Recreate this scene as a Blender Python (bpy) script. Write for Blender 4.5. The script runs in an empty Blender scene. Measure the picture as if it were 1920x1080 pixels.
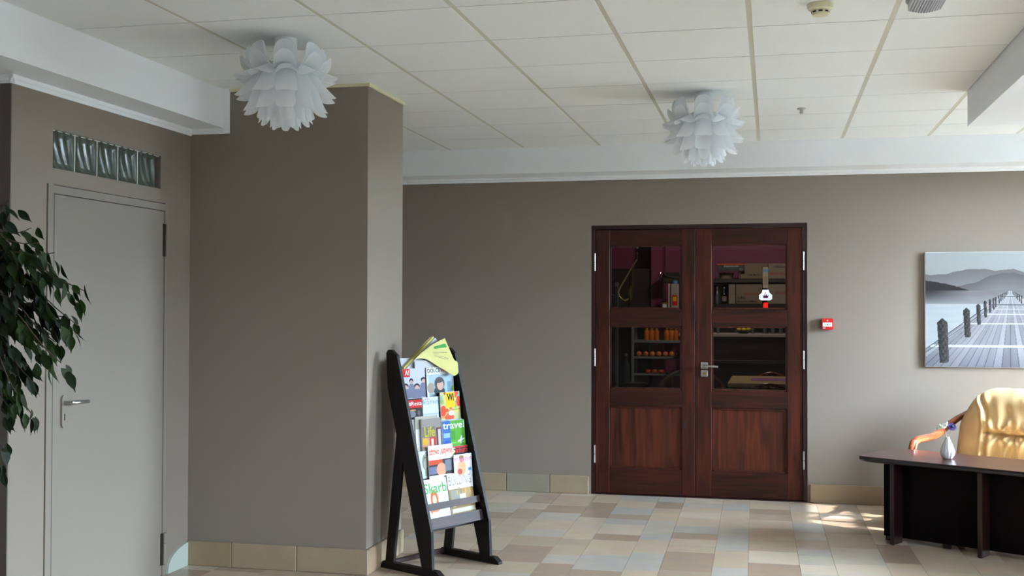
import bpy, bmesh, math, random
import numpy as np
from mathutils import Matrix, Vector

random.seed(7)
rng = np.random.default_rng(7)
S = bpy.context.scene
COL = S.collection
PI = math.pi

# ------------------------------------------------------------------ camera
CAM_H, YAW, PITCH, ROLL, FOCAL = 1.4878, 0.2254, 0.0171, 0.0028, 2121.8
_R = Vector((math.cos(YAW), math.sin(YAW), 0)); _F = Vector((-math.sin(YAW), math.cos(YAW), 0)); _Z = Vector((0, 0, 1))
_fw = _F*math.cos(PITCH)+_Z*math.sin(PITCH); _up = _Z*math.cos(PITCH)-_F*math.sin(PITCH)
_r = _R*math.cos(ROLL)+_up*math.sin(ROLL); _u = _up*math.cos(ROLL)-_R*math.sin(ROLL)
cd = bpy.data.cameras.new('camera'); cam = bpy.data.objects.new('camera', cd); COL.objects.link(cam)
cd.sensor_width = 36; cd.lens = FOCAL/1920*36; cd.clip_start = .05; cd.clip_end = 200
cam.matrix_world = Matrix(((_r.x, _u.x, -_fw.x, 0), (_r.y, _u.y, -_fw.y, 0), (_r.z, _u.z, -_fw.z, CAM_H), (0, 0, 0, 1)))
S.camera = cam

# ------------------------------------------------------------------ world, sun, exposure
S.view_settings.view_transform = 'Standard'; S.view_settings.look = 'None'
S.view_settings.gamma = 1; S.view_settings.use_curve_mapping = False
S.view_settings.exposure = 1.58
W = bpy.data.worlds.new('world'); S.world = W; W.use_nodes = True
bg = W.node_tree.nodes['Background']; bg.inputs[0].default_value = (.72, .85, 1.0, 1); bg.inputs[1].default_value = 44.0
sl_ = bpy.data.lights.new('sun', 'SUN'); sl_.energy = 7; sl_.angle = .02; sl_.color = (1, .96, .9)
sun = bpy.data.objects.new('sun', sl_); COL.objects.link(sun)
SUN_EL, SUN_AZ = 41.0, -12.0     # the sun stands beyond the window wall, azimuth from +x towards +y
_d = Vector((-math.cos(math.radians(SUN_EL))*math.cos(math.radians(SUN_AZ)), -math.cos(math.radians(SUN_EL))*math.sin(math.radians(SUN_AZ)), -math.sin(math.radians(SUN_EL))))
sun.rotation_euler = _d.to_track_quat('-Z', 'Y').to_euler(); sun.location = (9, 9, 7)
XR = 2.85                       # window wall
WINDOWS = [(7.30, 8.42, .06, 2.46), (4.6, 5.4, .6, 2.3), (1.0, 2.3, .75, 2.3)]   # y0, y1, z0, z1
for y0, y1, z0, z1 in WINDOWS:  # portals: they give no light, they only guide the sky's light in
    a = bpy.data.lights.new('sky_portal', 'AREA'); a.shape = 'RECTANGLE'; a.size = y1-y0; a.size_y = z1-z0
    a.cycles.is_portal = True
    o = bpy.data.objects.new('sky_portal', a); COL.objects.link(o)
    o.location = (XR+.19, (y0+y1)/2, (z0+z1)/2); o.rotation_euler = (PI/2, 0, PI/2)

# ------------------------------------------------------------------ helpers
def lin(c):
    c = np.asarray(c, float)/255
    return np.where(c <= .04045, c/12.92, ((c+.055)/1.055)**2.4)
def rgba(*c):
    l = lin(c); return (float(l[0]), float(l[1]), float(l[2]), 1)

class MB:
    def __init__(s): s.v = []; s.f = []
    def add(s, v, f):
        n = len(s.v); s.v += [tuple(p) for p in v]; s.f += [tuple(i+n for i in q) for q in f]; return s
    def box(s, x0, x1, y0, y1, z0, z1):
        return s.add([(x0,y0,z0),(x1,y0,z0),(x1,y1,z0),(x0,y1,z0),(x0,y0,z1),(x1,y0,z1),(x1,y1,z1),(x0,y1,z1)],
                     [(3,2,1,0),(4,5,6,7),(0,1,5,4),(1,2,6,5),(2,3,7,6),(3,0,4,7)])
    def bbox(s, x0, x1, y0, y1, z0, z1, b=.004, seg=2):
        bm = bmesh.new(); bmesh.ops.create_cube(bm, size=1)
        for v in bm.verts: v.co = ((x0+x1)/2+v.co.x*(x1-x0), (y0+y1)/2+v.co.y*(y1-y0), (z0+z1)/2+v.co.z*(z1-z0))
        bmesh.ops.bevel(bm, geom=bm.edges[:], offset=min(b, .45*min(x1-x0, y1-y0, z1-z0)), segments=seg, affect='EDGES')
        bm.verts.ensure_lookup_table(); bm.verts.index_update()
        s.add([v.co[:] for v in bm.verts], [[v.index for v in f.verts] for f in bm.faces]); bm.free(); return s
    def prism(s, poly, axis, a, b):
        # poly: list of 2-D points; axis 'x': (y,z), 'y': (x,z), 'z': (x,y)
        def P(p, t): return {'x': (t, p[0], p[1]), 'y': (p[0], t, p[1]), 'z': (p[0], p[1], t)}[axis]
        n = len(poly); v = [P(p, a) for p in poly]+[P(p, b) for p in poly]
        f = [tuple(range(n))[::-1], tuple(range(n, 2*n))]+[(i, (i+1) % n, n+(i+1) % n, n+i) for i in range(n)]
        return s.add(v, f)
    def tube(s, pts, r, n=10, cap=True):
        pts = [Vector(p) for p in pts]; m = len(pts); rr = r if hasattr(r, '__len__') else [r]*m
        rings = []; prev = None
        for i, p in enumerate(pts):
            t = (pts[min(i+1, m-1)]-pts[max(i-1, 0)]).normalized()
            if prev is None:
                a = t.orthogonal().normalized()
            else:
                a = (prev-t*prev.dot(t)); a = a.normalized() if a.length > 1e-6 else t.orthogonal().normalized()
            prev = a; b = t.cross(a)
            rings.append([p+(a*math.cos(2*PI*k/n)+b*math.sin(2*PI*k/n))*rr[i] for k in range(n)])
        v = [q for ring in rings for q in ring]; f = []
        for i in range(m-1):
            for k in range(n): f.append((i*n+k, i*n+(k+1) % n, (i+1)*n+(k+1) % n, (i+1)*n+k))
        if cap: f.append(tuple(range(n))[::-1]); f.append(tuple((m-1)*n+k for k in range(n)))
        return s.add(v, f)
    def lathe(s, prof, n=32, c=(0, 0), ribs=None):
        m = len(prof); v = []
        for r, z in prof:
            for k in range(n):
                a = 2*PI*k/n; q = r*(1+(ribs(a, z) if ribs else 0)); v.append((c[0]+q*math.cos(a), c[1]+q*math.sin(a), z))
        f = [(i*n+k, i*n+(k+1) % n, (i+1)*n+(k+1) % n, (i+1)*n+k) for i in range(m-1) for k in range(n)]
        f.append(tuple(range(n))[::-1]); f.append(tuple((m-1)*n+k for k in range(n)))
        return s.add(v, f)
    def ball(s, c, r, n=16, m=10, sz=1):
        prof = [(max(1e-4, r*math.sin(PI*i/m)), c[2]-r*sz*math.cos(PI*i/m)) for i in range(m+1)]
        return s.lathe(prof, n, (c[0], c[1]))
    def grid(s, P):      # P[j][i] points
        m = len(P); n = len(P[0]); v = [p for row in P for p in row]
        return s.add(v, [(j*n+i, j*n+i+1, (j+1)*n+i+1, (j+1)*n+i) for j in range(m-1) for i in range(n-1)])
    def mesh(s, name, mat, smooth=None):
        me = bpy.data.meshes.new(name); me.from_pydata(s.v, [], s.f)
        if mat: me.materials.append(mat)
        if smooth is not None:
            bm = bmesh.new(); bm.from_mesh(me); bmesh.ops.recalc_face_normals(bm, faces=bm.faces); bm.to_mesh(me); bm.free()
            if smooth >= 180: me.shade_smooth()
            else:
                me.shade_smooth()
                me.set_sharp_from_angle(angle=math.radians(smooth))
        me.update(); return me
    def build(s, name, mat, parent=None, smooth=35, loc=None):
        return link(name, s.mesh(name, mat, smooth), parent, loc)

def link(name, me, parent=None, loc=None, rot=None, scale=None):
    o = bpy.data.objects.new(name, me); COL.objects.link(o); o.parent = parent
    if loc is not None: o.location = loc
    if rot is not None: o.rotation_euler = rot
    if scale is not None: o.scale = scale
    return o
def tag(o, label, cat, group=None, kind=None):
    o['label'] = label; o['category'] = cat
    if group: o['group'] = group
    if kind: o['kind'] = kind
    return o
def empty(name, loc=(0, 0, 0), rz=0.0):
    o = bpy.data.objects.new(name, None); COL.objects.link(o); o.location = loc; o.rotation_euler = (0, 0, rz); o.empty_display_size = .05; return o
def copy_tree(o, parent=None):
    c = o.copy(); COL.objects.link(c); c.parent = parent
    for ch in o.children: copy_tree(ch, c)
    return c

# ------------------------------------------------------------------ materials
def new_mat(name):
    m = bpy.data.materials.new(name); m.use_nodes = True
    return m, m.node_tree.nodes, m.node_tree.links, m.node_tree.nodes['Principled BSDF']
def mat(name, col, rough=.5, metal=0, noise=0, nscale=20, bump=0, bscale=200, coat=0, spec=None, emit=None, estr=1, trans=0, coords='Object'):
    m, N, L, P = new_mat(name)
    c = rgba(*col); P.inputs['Base Color'].default_value = c; P.inputs['Roughness'].default_value = rough; P.inputs['Metallic'].default_value = metal
    if coat: P.inputs['Coat Weight'].default_value = coat; P.inputs['Coat Roughness'].default_value = .12
    if spec is not None: P.inputs['Specular IOR Level'].default_value = spec
    if trans: P.inputs['Transmission Weight'].default_value = trans
    tc = N.new('ShaderNodeTexCoord')
    if noise:
        n = N.new('ShaderNodeTexNoise'); n.inputs['Scale'].default_value = nscale; n.inputs['Detail'].default_value = 4; L.new(tc.outputs[coords], n.inputs['Vector'])
        r = N.new('ShaderNodeMix'); r.data_type = 'RGBA'; L.new(n.outputs['Fac'], r.inputs['Factor'])
        r.inputs['A'].default_value = tuple(max(0, x*(1-noise)) for x in c[:3])+(1,); r.inputs['B'].default_value = tuple(min(1, x*(1+noise)) for x in c[:3])+(1,)
        L.new(r.outputs['Result'], P.inputs['Base Color'])
    if bump:
        n = N.new('ShaderNodeTexNoise'); n.inputs['Scale'].default_value = bscale; n.inputs['Detail'].default_value = 3; L.new(tc.outputs[coords], n.inputs['Vector'])
        b = N.new('ShaderNodeBump'); b.inputs['Strength'].default_value = bump; b.inputs['Distance'].default_value = .002; L.new(n.outputs['Fac'], b.inputs['Height']); L.new(b.outputs['Normal'], P.inputs['Normal'])
    if emit is not None:
        P.inputs['Emission Color'].default_value = rgba(*emit); P.inputs['Emission Strength'].default_value = estr
    return m
def wood(name, dark, light, axis='z', rough=.3, coat=.3, scale=1.0, bump=.1):
    m, N, L, P = new_mat(name)
    tc = N.new('ShaderNodeTexCoord'); mp = N.new('ShaderNodeMapping'); L.new(tc.outputs['Object'], mp.inputs['Vector'])
    k = [14*scale]*3; k['xyz'.index(axis)] = 1.1*scale; mp.inputs['Scale'].default_value = k
    n1 = N.new('ShaderNodeTexNoise'); n1.inputs['Scale'].default_value = 1.6; n1.inputs['Detail'].default_value = 5; n1.inputs['Distortion'].default_value = 1.2; L.new(mp.outputs[0], n1.inputs['Vector'])
    mp2 = N.new('ShaderNodeMapping'); L.new(tc.outputs['Object'], mp2.inputs['Vector'])
    k2 = [160*scale]*3; k2['xyz'.index(axis)] = 5*scale; mp2.inputs['Scale'].default_value = k2
    n2 = N.new('ShaderNodeTexNoise'); n2.inputs['Scale'].default_value = 1; n2.inputs['Detail'].default_value = 2; L.new(mp2.outputs[0], n2.inputs['Vector'])
    ad = N.new('ShaderNodeMath'); ad.operation = 'MULTIPLY_ADD'; L.new(n2.outputs['Fac'], ad.inputs[0]); ad.inputs[1].default_value = .28; L.new(n1.outputs['Fac'], ad.inputs[2])
    cr = N.new('ShaderNodeValToRGB'); cr.color_ramp.elements[0].position = .42; cr.color_ramp.elements[1].position = .82
    cr.color_ramp.elements[0].color = rgba(*dark); cr.color_ramp.elements[1].color = rgba(*light); L.new(ad.outputs[0], cr.inputs['Fac'])
    L.new(cr.outputs[0], P.inputs['Base Color']); P.inputs['Roughness'].default_value = rough
    if coat: P.inputs['Coat Weight'].default_value = coat; P.inputs['Coat Roughness'].default_value = .18
    else: P.inputs['Specular IOR Level'].default_value = .3
    b = N.new('ShaderNodeBump'); b.inputs['Strength'].default_value = bump; b.inputs['Distance'].default_value = .001; L.new(n2.outputs['Fac'], b.inputs['Height']); L.new(b.outputs['Normal'], P.inputs['Normal'])
    return m
def stone(name, cols, rough, island=False, spec=.5):
    m, N, L, P = new_mat(name)
    if island:
        g = N.new('ShaderNodeNewGeometry'); src = g.outputs['Random Per Island']
    else:
        g = N.new('ShaderNodeObjectInfo'); src = g.outputs['Random']
    cr = N.new('ShaderNodeValToRGB'); e = cr.color_ramp; e.interpolation = 'CONSTANT'
    while len(e.elements) < len(cols): e.elements.new(.5)
    for i, c in enumerate(cols): e.elements[i].position = i/len(cols); e.elements[i].color = rgba(*c)
    L.new(src, cr.inputs['Fac'])
    tc = N.new('ShaderNodeTexCoord'); gp = N.new('ShaderNodeNewGeometry')
    n = N.new('ShaderNodeTexNoise'); n.inputs['Scale'].default_value = 7; n.inputs['Detail'].default_value = 6; n.inputs['Roughness'].default_value = .65
    L.new(gp.outputs['Position'], n.inputs['Vector'])
    mx = N.new('ShaderNodeMix'); mx.data_type = 'RGBA'; mx.blend_type = 'OVERLAY'; mx.inputs['Factor'].default_value = .35
    L.new(cr.outputs[0], mx.inputs['A']); L.new(n.outputs['Color'], mx.inputs['B'])
    hs = N.new('ShaderNodeHueSaturation'); hs.inputs['Saturation'].default_value = .9; L.new(mx.outputs['Result'], hs.inputs['Color'])
    n2 = N.new('ShaderNodeMix'); n2.data_type = 'RGBA'; n2.inputs['Factor'].default_value = .5; L.new(cr.outputs[0], n2.inputs['A']); L.new(hs.outputs[0], n2.inputs['B'])
    L.new(n2.outputs['Result'], P.inputs['Base Color']); P.inputs['Specular IOR Level'].default_value = spec
    mr = N.new('ShaderNodeMapRange'); mr.inputs['To Min'].default_value = rough*.8; mr.inputs['To Max'].default_value = rough*1.3; L.new(n.outputs['Fac'], mr.inputs['Value']); L.new(mr.outputs[0], P.inputs['Roughness'])
    return m
def glass(name, tint=(235, 240, 240), refl=1.0):
    m, N, L, P = new_mat(name); N.remove(P); out = N['Material Output']
    t = N.new('ShaderNodeBsdfTransparent'); t.inputs[0].default_value = rgba(*tint)
    g = N.new('ShaderNodeBsdfGlossy'); g.inputs['Roughness'].default_value = .02
    fr = N.new('ShaderNodeFresnel'); fr.inputs[0].default_value = 1.45
    mu = N.new('ShaderNodeMath'); mu.operation = 'MULTIPLY'; mu.inputs[1].default_value = refl; L.new(fr.outputs[0], mu.inputs[0])
    mx = N.new('ShaderNodeMixShader'); L.new(mu.outputs[0], mx.inputs[0]); L.new(t.outputs[0], mx.inputs[1]); L.new(g.outputs[0], mx.inputs[2]); L.new(mx.outputs[0], out.inputs[0])
    return m
def vcol(name, rough=.35, coat=0):
    m, N, L, P = new_mat(name); a = N.new('ShaderNodeAttribute'); a.attribute_name = 'Col'
    L.new(a.outputs['Color'], P.inputs['Base Color']); P.inputs['Roughness'].default_value = .55; P.inputs['Specular IOR Level'].default_value = .12
    return m

M = {}
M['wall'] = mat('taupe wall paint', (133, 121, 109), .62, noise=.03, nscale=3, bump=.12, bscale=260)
M['wall_dark'] = mat('dark brown wall colour', (88, 79, 70), .62, noise=.03, nscale=3, bump=.12, bscale=260)  # wall colour darkened for the return, where the taupe stayed too pale
M['door_paint'] = mat('taupe door paint', (133, 123, 113), .45, noise=.02, nscale=2)
M['white'] = mat('white plaster paint', (238, 240, 243), .6, noise=.015, nscale=4, bump=.06, bscale=180)
M['panel'] = mat('mineral fibre ceiling panel', (232, 233, 229), .85, noise=.03, nscale=60, bump=.25, bscale=420)
M['bar'] = mat('cream ceiling grid metal', (200, 196, 178), .5, noise=.05, nscale=12)
M['void'] = mat('dark ceiling void', (40, 38, 34), .9)  # slab coloured dark so the gaps between panels look shaded
M['stone'] = stone('polished limestone floor', [(193, 172, 150), (181, 160, 138), (199, 181, 161), (173, 151, 130), (186, 174, 159), (195, 173, 149), (166, 143, 123), (186, 166, 143), (179, 171, 161)], .2, spec=.45)
M['stone_i'] = stone('polished limestone far floor', [(193, 172, 150), (181, 160, 138), (199, 181, 161), (173, 151, 130), (186, 174, 159), (195, 173, 149), (166, 143, 123), (186, 166, 143), (179, 171, 161)], .2, island=True, spec=.45)
M['grout'] = mat('floor grout', (112, 102, 88), .8, noise=.1, nscale=40)
M['skirt'] = stone('limestone skirting', [(150, 127, 97), (140, 118, 90), (156, 136, 110), (142, 133, 116)], .35)
M['plinth'] = mat('pale painted plinth', (176, 184, 175), .5, noise=.03, nscale=8)
M['mahog_v'] = wood('mahogany upright grain', (24, 8, 5), (78, 30, 16), 'z', .42, 0)
M['mahog_h'] = wood('mahogany level grain', (23, 8, 5), (66, 25, 14), 'x', .42, 0)
M['mahog_panel'] = wood('mahogany panel grain', (38, 14, 8), (90, 39, 21), 'z', .42, 0, .7)
M['jamb'] = mat('dark mahogany jamb', (38, 14, 10), .35, noise=.2, nscale=15)
M['steel'] = mat('brushed steel', (190, 190, 188), .28, 1)
M['hinge'] = mat('bright hinge steel', (215, 215, 212), .3, 1)
M['hinge_dark'] = mat('tarnished hinge steel', (86, 74, 66), .4, .8)
M['brass'] = mat('lock brass', (190, 150, 70), .3, 1)
M['pane'] = glass('door pane glass', (232, 236, 236), .9)
M['window_glass'] = glass('window glass', (246, 249, 250), .6)
M['black'] = mat('black gap', (8, 8, 8), .8)
M['gb_joint'] = mat('pale glazing joint', (205, 208, 200), .5, noise=.05)
M['rack'] = wood('dark stained rack wood', (8, 5, 5), (22, 12, 11), 'z', .55, 0, 1.5)
M['rack_h'] = wood('dark stained rail wood', (26, 15, 14), (56, 34, 32), 'x', .5, 0, 1.5)
M['table'] = wood('dark mahogany table', (34, 12, 12), (70, 26, 24), 'x', .3, .25, 1)
M['table_v'] = wood('dark mahogany fin', (18, 6, 6), (44, 14, 15), 'z', .38, .1, 1)
M['table_p'] = wood('near black table panel', (6, 3, 3), (16, 7, 7), 'z', .6, 0, 1)
M['table_p'].node_tree.nodes['Principled BSDF'].inputs['Specular IOR Level'].default_value = .08
M['table_edge'] = mat('black table edge', (14, 10, 10), .25, coat=.4)
M['leather'] = mat('cream leather', (208, 178, 132), .6, noise=.06, nscale=6, bump=.2, bscale=160, spec=.2)
M['armwood'] = wood('reddish varnished arm wood', (110, 44, 24), (182, 92, 56), 'y', .22, .6, 1)
M['chairwood'] = wood('varnished cafe chair wood', (52, 24, 14), (120, 70, 44), 'z', .2, .5, 2)
M['tabletop'] = wood('pale beech table top', (168, 138, 96), (205, 176, 130), 'x', .3, .2, 1)
M['porcelain'] = mat('white porcelain', (226, 226, 224), .2, coat=.5)
M['stalk'] = mat('dry flower stalk', (170, 140, 96), .6)
M['petal_w'] = mat('white flower petals', (226, 232, 216), .6, noise=.1, nscale=80)
M['petal_v'] = mat('violet flower petals', (62, 42, 112), .6, noise=.15, nscale=80)
M['petal_c'] = mat('dark violet flower heart', (44, 28, 78), .7)
M['red'] = mat('red plastic', (206, 38, 30), .35)
M['alarm_white'] = mat('white call point plate', (220, 224, 226), .3)
M['ivory'] = mat('ivory plastic', (214, 206, 170), .45)
M['fixture'] = mat('grey lamp housing', (182, 182, 178), .45)
M['diffuser'] = mat('ribbed acrylic diffuser', (170, 172, 176), .2, noise=.06, nscale=30)
M['paper'] = mat('magazine page edges', (206, 205, 200), .6, noise=.04, nscale=120)
M['yellow'] = mat('pale yellow paper', (204, 198, 124), .6, noise=.04, nscale=30)
M['yellow_d'] = mat('ochre paper', (146, 130, 56), .6)
M['newsprint'] = mat('grey newsprint', (184, 185, 187), .7, noise=.12, nscale=60)
M['bark'] = mat('fig bark', (74, 58, 44), .8, noise=.25, nscale=30)
M['pot'] = mat('terracotta plant pot', (122, 70, 50), .6, noise=.1)
M['soil'] = mat('dark soil', (40, 30, 24), .95, noise=.3, nscale=60, bump=.8, bscale=60)
M['print'] = vcol('printed colours', .38)
M['canvas_print'] = vcol('printed canvas', .6)
M['ground'] = mat('outside paving', (92, 92, 86), .8, noise=.1, nscale=3)
for k, c in dict(ink_black=(22, 20, 22), ink_red=(206, 44, 38), ink_white=(238, 238, 238), ink_green=(84, 176, 96), ink_blue=(96, 134, 176), ink_yellow=(236, 196, 30), ink_pink=(206, 92, 170), ink_orange=(224, 92, 62), ink_grey=(120, 120, 124), ink_lemon=(198, 186, 40)).items():
    M[k] = mat('printed '+k[4:], tuple(q*.88 for q in c), .55, spec=.12)
def leaf_mat():
    m, N, L, P = new_mat('fig leaf')
    oi = N.new('ShaderNodeObjectInfo'); cr = N.new('ShaderNodeValToRGB')
    cr.color_ramp.elements[0].color = rgba(12, 24, 8); cr.color_ramp.elements[1].color = rgba(38, 58, 17); L.new(oi.outputs['Random'], cr.inputs['Fac'])
    L.new(cr.outputs[0], P.inputs['Base Color']); P.inputs['Roughness'].default_value = .5; P.inputs['Specular IOR Level'].default_value = .22
    t = N.new('ShaderNodeBsdfTranslucent'); L.new(cr.outputs[0], t.inputs[0]); mx = N.new('ShaderNodeMixShader'); mx.inputs[0].default_value = .1
    L.new(P.outputs[0], mx.inputs[1]); L.new(t.outputs[0], mx.inputs[2]); L.new(mx.outputs[0], N['Material Output'].inputs[0]); return m
M['leaf'] = leaf_mat()
def petal_mat():
    m, N, L, P = new_mat('translucent white lamp plastic')
    P.inputs['Base Color'].default_value = rgba(246, 248, 250); P.inputs['Roughness'].default_value = .45
    t = N.new('ShaderNodeBsdfTranslucent'); t.inputs[0].default_value = rgba(246, 249, 252); mx = N.new('ShaderNodeMixShader'); mx.inputs[0].default_value = .55
    L.new(P.outputs[0], mx.inputs[1]); L.new(t.outputs[0], mx.inputs[2]); L.new(mx.outputs[0], N['Material Output'].inputs[0]); return m
M['lamp'] = petal_mat()
def gblock_mat():
    m, N, L, P = new_mat('wavy glass block')
    P.inputs['Base Color'].default_value = rgba(88, 96, 86); P.inputs['Roughness'].default_value = .22
    P.inputs['Specular IOR Level'].default_value = .5
    tc = N.new('ShaderNodeTexCoord'); n = N.new('ShaderNodeTexNoise'); n.inputs['Scale'].default_value = 14; L.new(tc.outputs['Object'], n.inputs['Vector'])
    cr = N.new('ShaderNodeValToRGB'); cr.color_ramp.elements[0].color = rgba(50, 56, 50); cr.color_ramp.elements[1].color = rgba(96, 102, 92); L.new(n.outputs['Fac'], cr.inputs['Fac']); L.new(cr.outputs[0], P.inputs['Base Color'])
    return m
M['gblock'] = gblock_mat()

def text(name, body, m, parent, x0, x1, z0, z1, mat_loc, bold=0.0, shear=0.0):
    """flat lettering filling the rectangle x0..x1, z0..z1 of the parent's local sheet; mat_loc(x, y) maps sheet to 3-D"""
    cu = bpy.data.curves.new(name, 'FONT'); cu.body = body; cu.offset = bold; cu.shear = shear; cu.resolution_u = 3
    ob = bpy.data.objects.new(name, cu); me = bpy.data.meshes.new_from_object(ob); bpy.data.objects.remove(ob); bpy.data.curves.remove(cu)
    n = len(me.vertices); a = np.zeros(n*3, 'f'); me.vertices.foreach_get('co', a); a = a.reshape(-1, 3)
    lo = a.min(0); hi = a.max(0)
    q = np.array([mat_loc(x0+(p[0]-lo[0])/(hi[0]-lo[0])*(x1-x0), z0+(p[1]-lo[1])/(hi[1]-lo[1])*(z1-z0)) for p in a], 'f')
    me.vertices.foreach_set('co', q.ravel()); me.materials.clear(); me.materials.append(m); me.update()
    return link(name, me, parent)

# ================================================================== STRUCTURE
ZC, D, XL, XP, YP, YP2, YN = 2.7393, 8.982, -3.2864, -2.1979, 5.9727, 6.5852, 4.386
XB, ZB, YB = -3.0718, 2.514, 8.655
XS, YS, ZS = 1.10, 6.909, 2.535           # right-hand soffit corner
DL, DR, DT = -1.4076, .2676, 2.1455        # double door opening

# ---- floor: stone strips 0.3 / 0.2 m wide running towards the back wall
fl = tag(MB().box(-6.2, XR, -2.6, D+.02, -.12, -.006).build('floor', M['grout']), 'polished beige and grey limestone strip floor of the lobby', 'floor', kind='structure')
unit = MB(); unit.box(0, 1, 0, 1, -.012, 0); unit_me = unit.mesh('tile', M['stone'], 40)
FROT = .0135
strips = []; x = -1.128
ws = [.292, .2]
xs = [-1.128]
k = 0
while xs[-1] < XR+.3: xs.append(xs[-1]+ws[k % 2]); k += 1
k = 1; left = [-1.128]
while left[-1] > -6.4: left.append(left[-1]-ws[k % 2]); k += 1
xs = sorted(set(left[1:]+xs))
far = MB(); cnt = 0
r2 = random.Random(3)
for i in range(len(xs)-1):
    y = -2.7+r2.random()*.3
    while y < D+.05:
        ln = r2.choice([.2, .24, .28, .3, .34, .4, .46]); y1 = min(y+ln, D+.06)
        xa, xb = xs[i], xs[i+1]
        mx, my = (xa+xb)/2, (y+y1)/2
        g = .001
        def fr(px, py): return (px-FROT*(py-7.5), py)
        p = fr(xa+g, y+g)
        if p[0] > -6.2 and p[0]+xb-xa < XR+.1:
            if 5.95 < my and -2.2 < mx < 2.2 and cnt < 300:
                link('tile', unit_me, fl, (p[0], p[1], -.0004*r2.random()), (0, 0, FROT), (xb-xa-2*g, y1-y-2*g, 1)); cnt += 1
            else:
                q = [fr(xa+g, y+g), fr(xb-g, y+g), fr(xb-g, y1-g), fr(xa+g, y1-g)]
                far.add([(a, b, 0) for a, b in q]+[(a, b, -.01) for a, b in q], [(0, 1, 2, 3), (0, 4, 5, 1), (1, 5, 6, 2), (2, 6, 7, 3), (3, 7, 4, 0)])
        y = y1
o = far.build('tiles', M['stone_i'], fl, smooth=None); o['kind'] = 'stuff'

# ---- ceiling: 0.6 m lay-in panels on a cream grid
ce = tag(MB().box(-6.2, XR+.2, -2.6, D+.2, 2.775, 2.95).build('ceiling', M['void']), 'suspended ceiling of off-white square panels in a cream grid', 'ceiling', kind='structure')
GX, GY, T = -2.4921, 5.1265, .6
pan = MB(); pan.box(0, 1, 0, 1, 0, .006); pan_me = pan.mesh('panel', M['panel'], None)
barm = MB(); barm.box(0, 1, 0, 1, 0, .012); bar_me = barm.mesh('grid_bar', M['bar'], None)
def lay(x0, x1, y0, y1):
    i0 = math.floor((x0-GX)/T)-1
    for i in range(i0, i0+20):
        cx0, cx1 = GX+i*T, GX+(i+1)*T
        a, b = max(cx0+.0115, x0), min(cx1-.0115, x1)
        if x0 < cx0 < x1: link('grid_bar', bar_me, ce, (cx0-.0125, y0, ZC+.0015), None, (.025, y1-y0, 1))
        if b-a < .02: continue
        j = math.floor((y0-GY)/T)-1
        while GY+j*T < y1:
            c, d = max(GY+j*T+.004, y0), min(GY+(j+1)*T-.004, y1)
            if d-c > .02: link('panel', pan_me, ce, (a, c, ZC), None, (b-a, d-c, 1))
            j += 1
lay(-6.0 if False else XB, XS, -.9, YB)
lay(XS, XR, YS, YB)
lay(-4.2, XB, YP2, YB)

# ---- walls
def struct(o, label, cat): return tag(o, label, cat, kind='structure')
wb = MB()
wb.box(-4.3, DL, D, D+.22, 0, 2.78); wb.box(DR, XR+.2, D, D+.22, 0, 2.78); wb.box(DL, DR, D, D+.22, DT, 2.78)
struct(wb.build('wall_back', M['wall'], smooth=None), 'taupe painted back wall around the wooden double door', 'wall')
# pier
wp = MB(); wp.box(-4.3, XP, YP, YP2, 0, 2.78)
struct(wp.build('wall_pier', M['wall'], smooth=None), 'taupe wall pier jutting out beside the magazine rack', 'wall')
struct(MB().box(-4.32, -4.2, YP2, D+.1, 0, 2.78).build('wall_recess', M['wall'], smooth=None), 'taupe wall closing the recess behind the pier', 'wall')
# left wall with door and glass block opening
DY0, DY1, DZ = 4.64, 5.715, 2.06
GY0, GY1, GZ0, GZ1 = 4.683, 5.645, 2.137, 2.318
wl = MB(); xo = XL-.16
wl.box(xo, XL, YN, DY0, 0, 2.78); wl.box(xo, XL, DY1, YP, 0, 2.78); wl.box(xo, XL, DY0, DY1, DZ, GZ0)
wl.box(xo, XL, DY0, GY0, GZ0, 2.78); wl.box(xo, XL, GY1, DY1, GZ0, 2.78); wl.box(xo, XL, GY0, GY1, GZ1, 2.78)
struct(wl.build('wall_left', M['wall'], smooth=None), 'pale taupe side wall holding the flush grey door', 'wall')
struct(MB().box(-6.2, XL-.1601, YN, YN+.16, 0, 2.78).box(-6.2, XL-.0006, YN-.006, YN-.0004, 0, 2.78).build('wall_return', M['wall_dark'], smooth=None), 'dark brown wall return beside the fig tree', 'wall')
struct(MB().box(XL-1.0, XL-.9, YN+.16, YP, 0, 2.78).build('wall_closet', M['wall'], smooth=None), 'wall of the closet behind the grey door', 'wall')
struct(MB().box(-6.3, -6.2, -2.6, YN+.16, 0, 2.78).build('wall_far_left', M['wall'], smooth=None), 'taupe wall left of the camera', 'wall')
struct(MB().box(-6.3, XR+.2, -2.7, -2.6, 0, 2.78).build('wall_rear', M['wall'], smooth=None), 'taupe wall behind the camera', 'wall')
wr = MB(); ys = sorted(WINDOWS); prev = -2.6
for y0, y1, z0, z1 in ys:
    wr.box(XR, XR+.2, prev, y0, 0, 2.78); wr.box(XR, XR+.2, y0, y1, 0, z0); wr.box(XR, XR+.2, y0, y1, z1, 2.78); prev = y1
wr.box(XR, XR+.2, prev, D+.22, 0, 2.78)
struct(wr.build('wall_right', M['wall'], smooth=None), 'window wall on the right of the lobby', 'wall')
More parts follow.
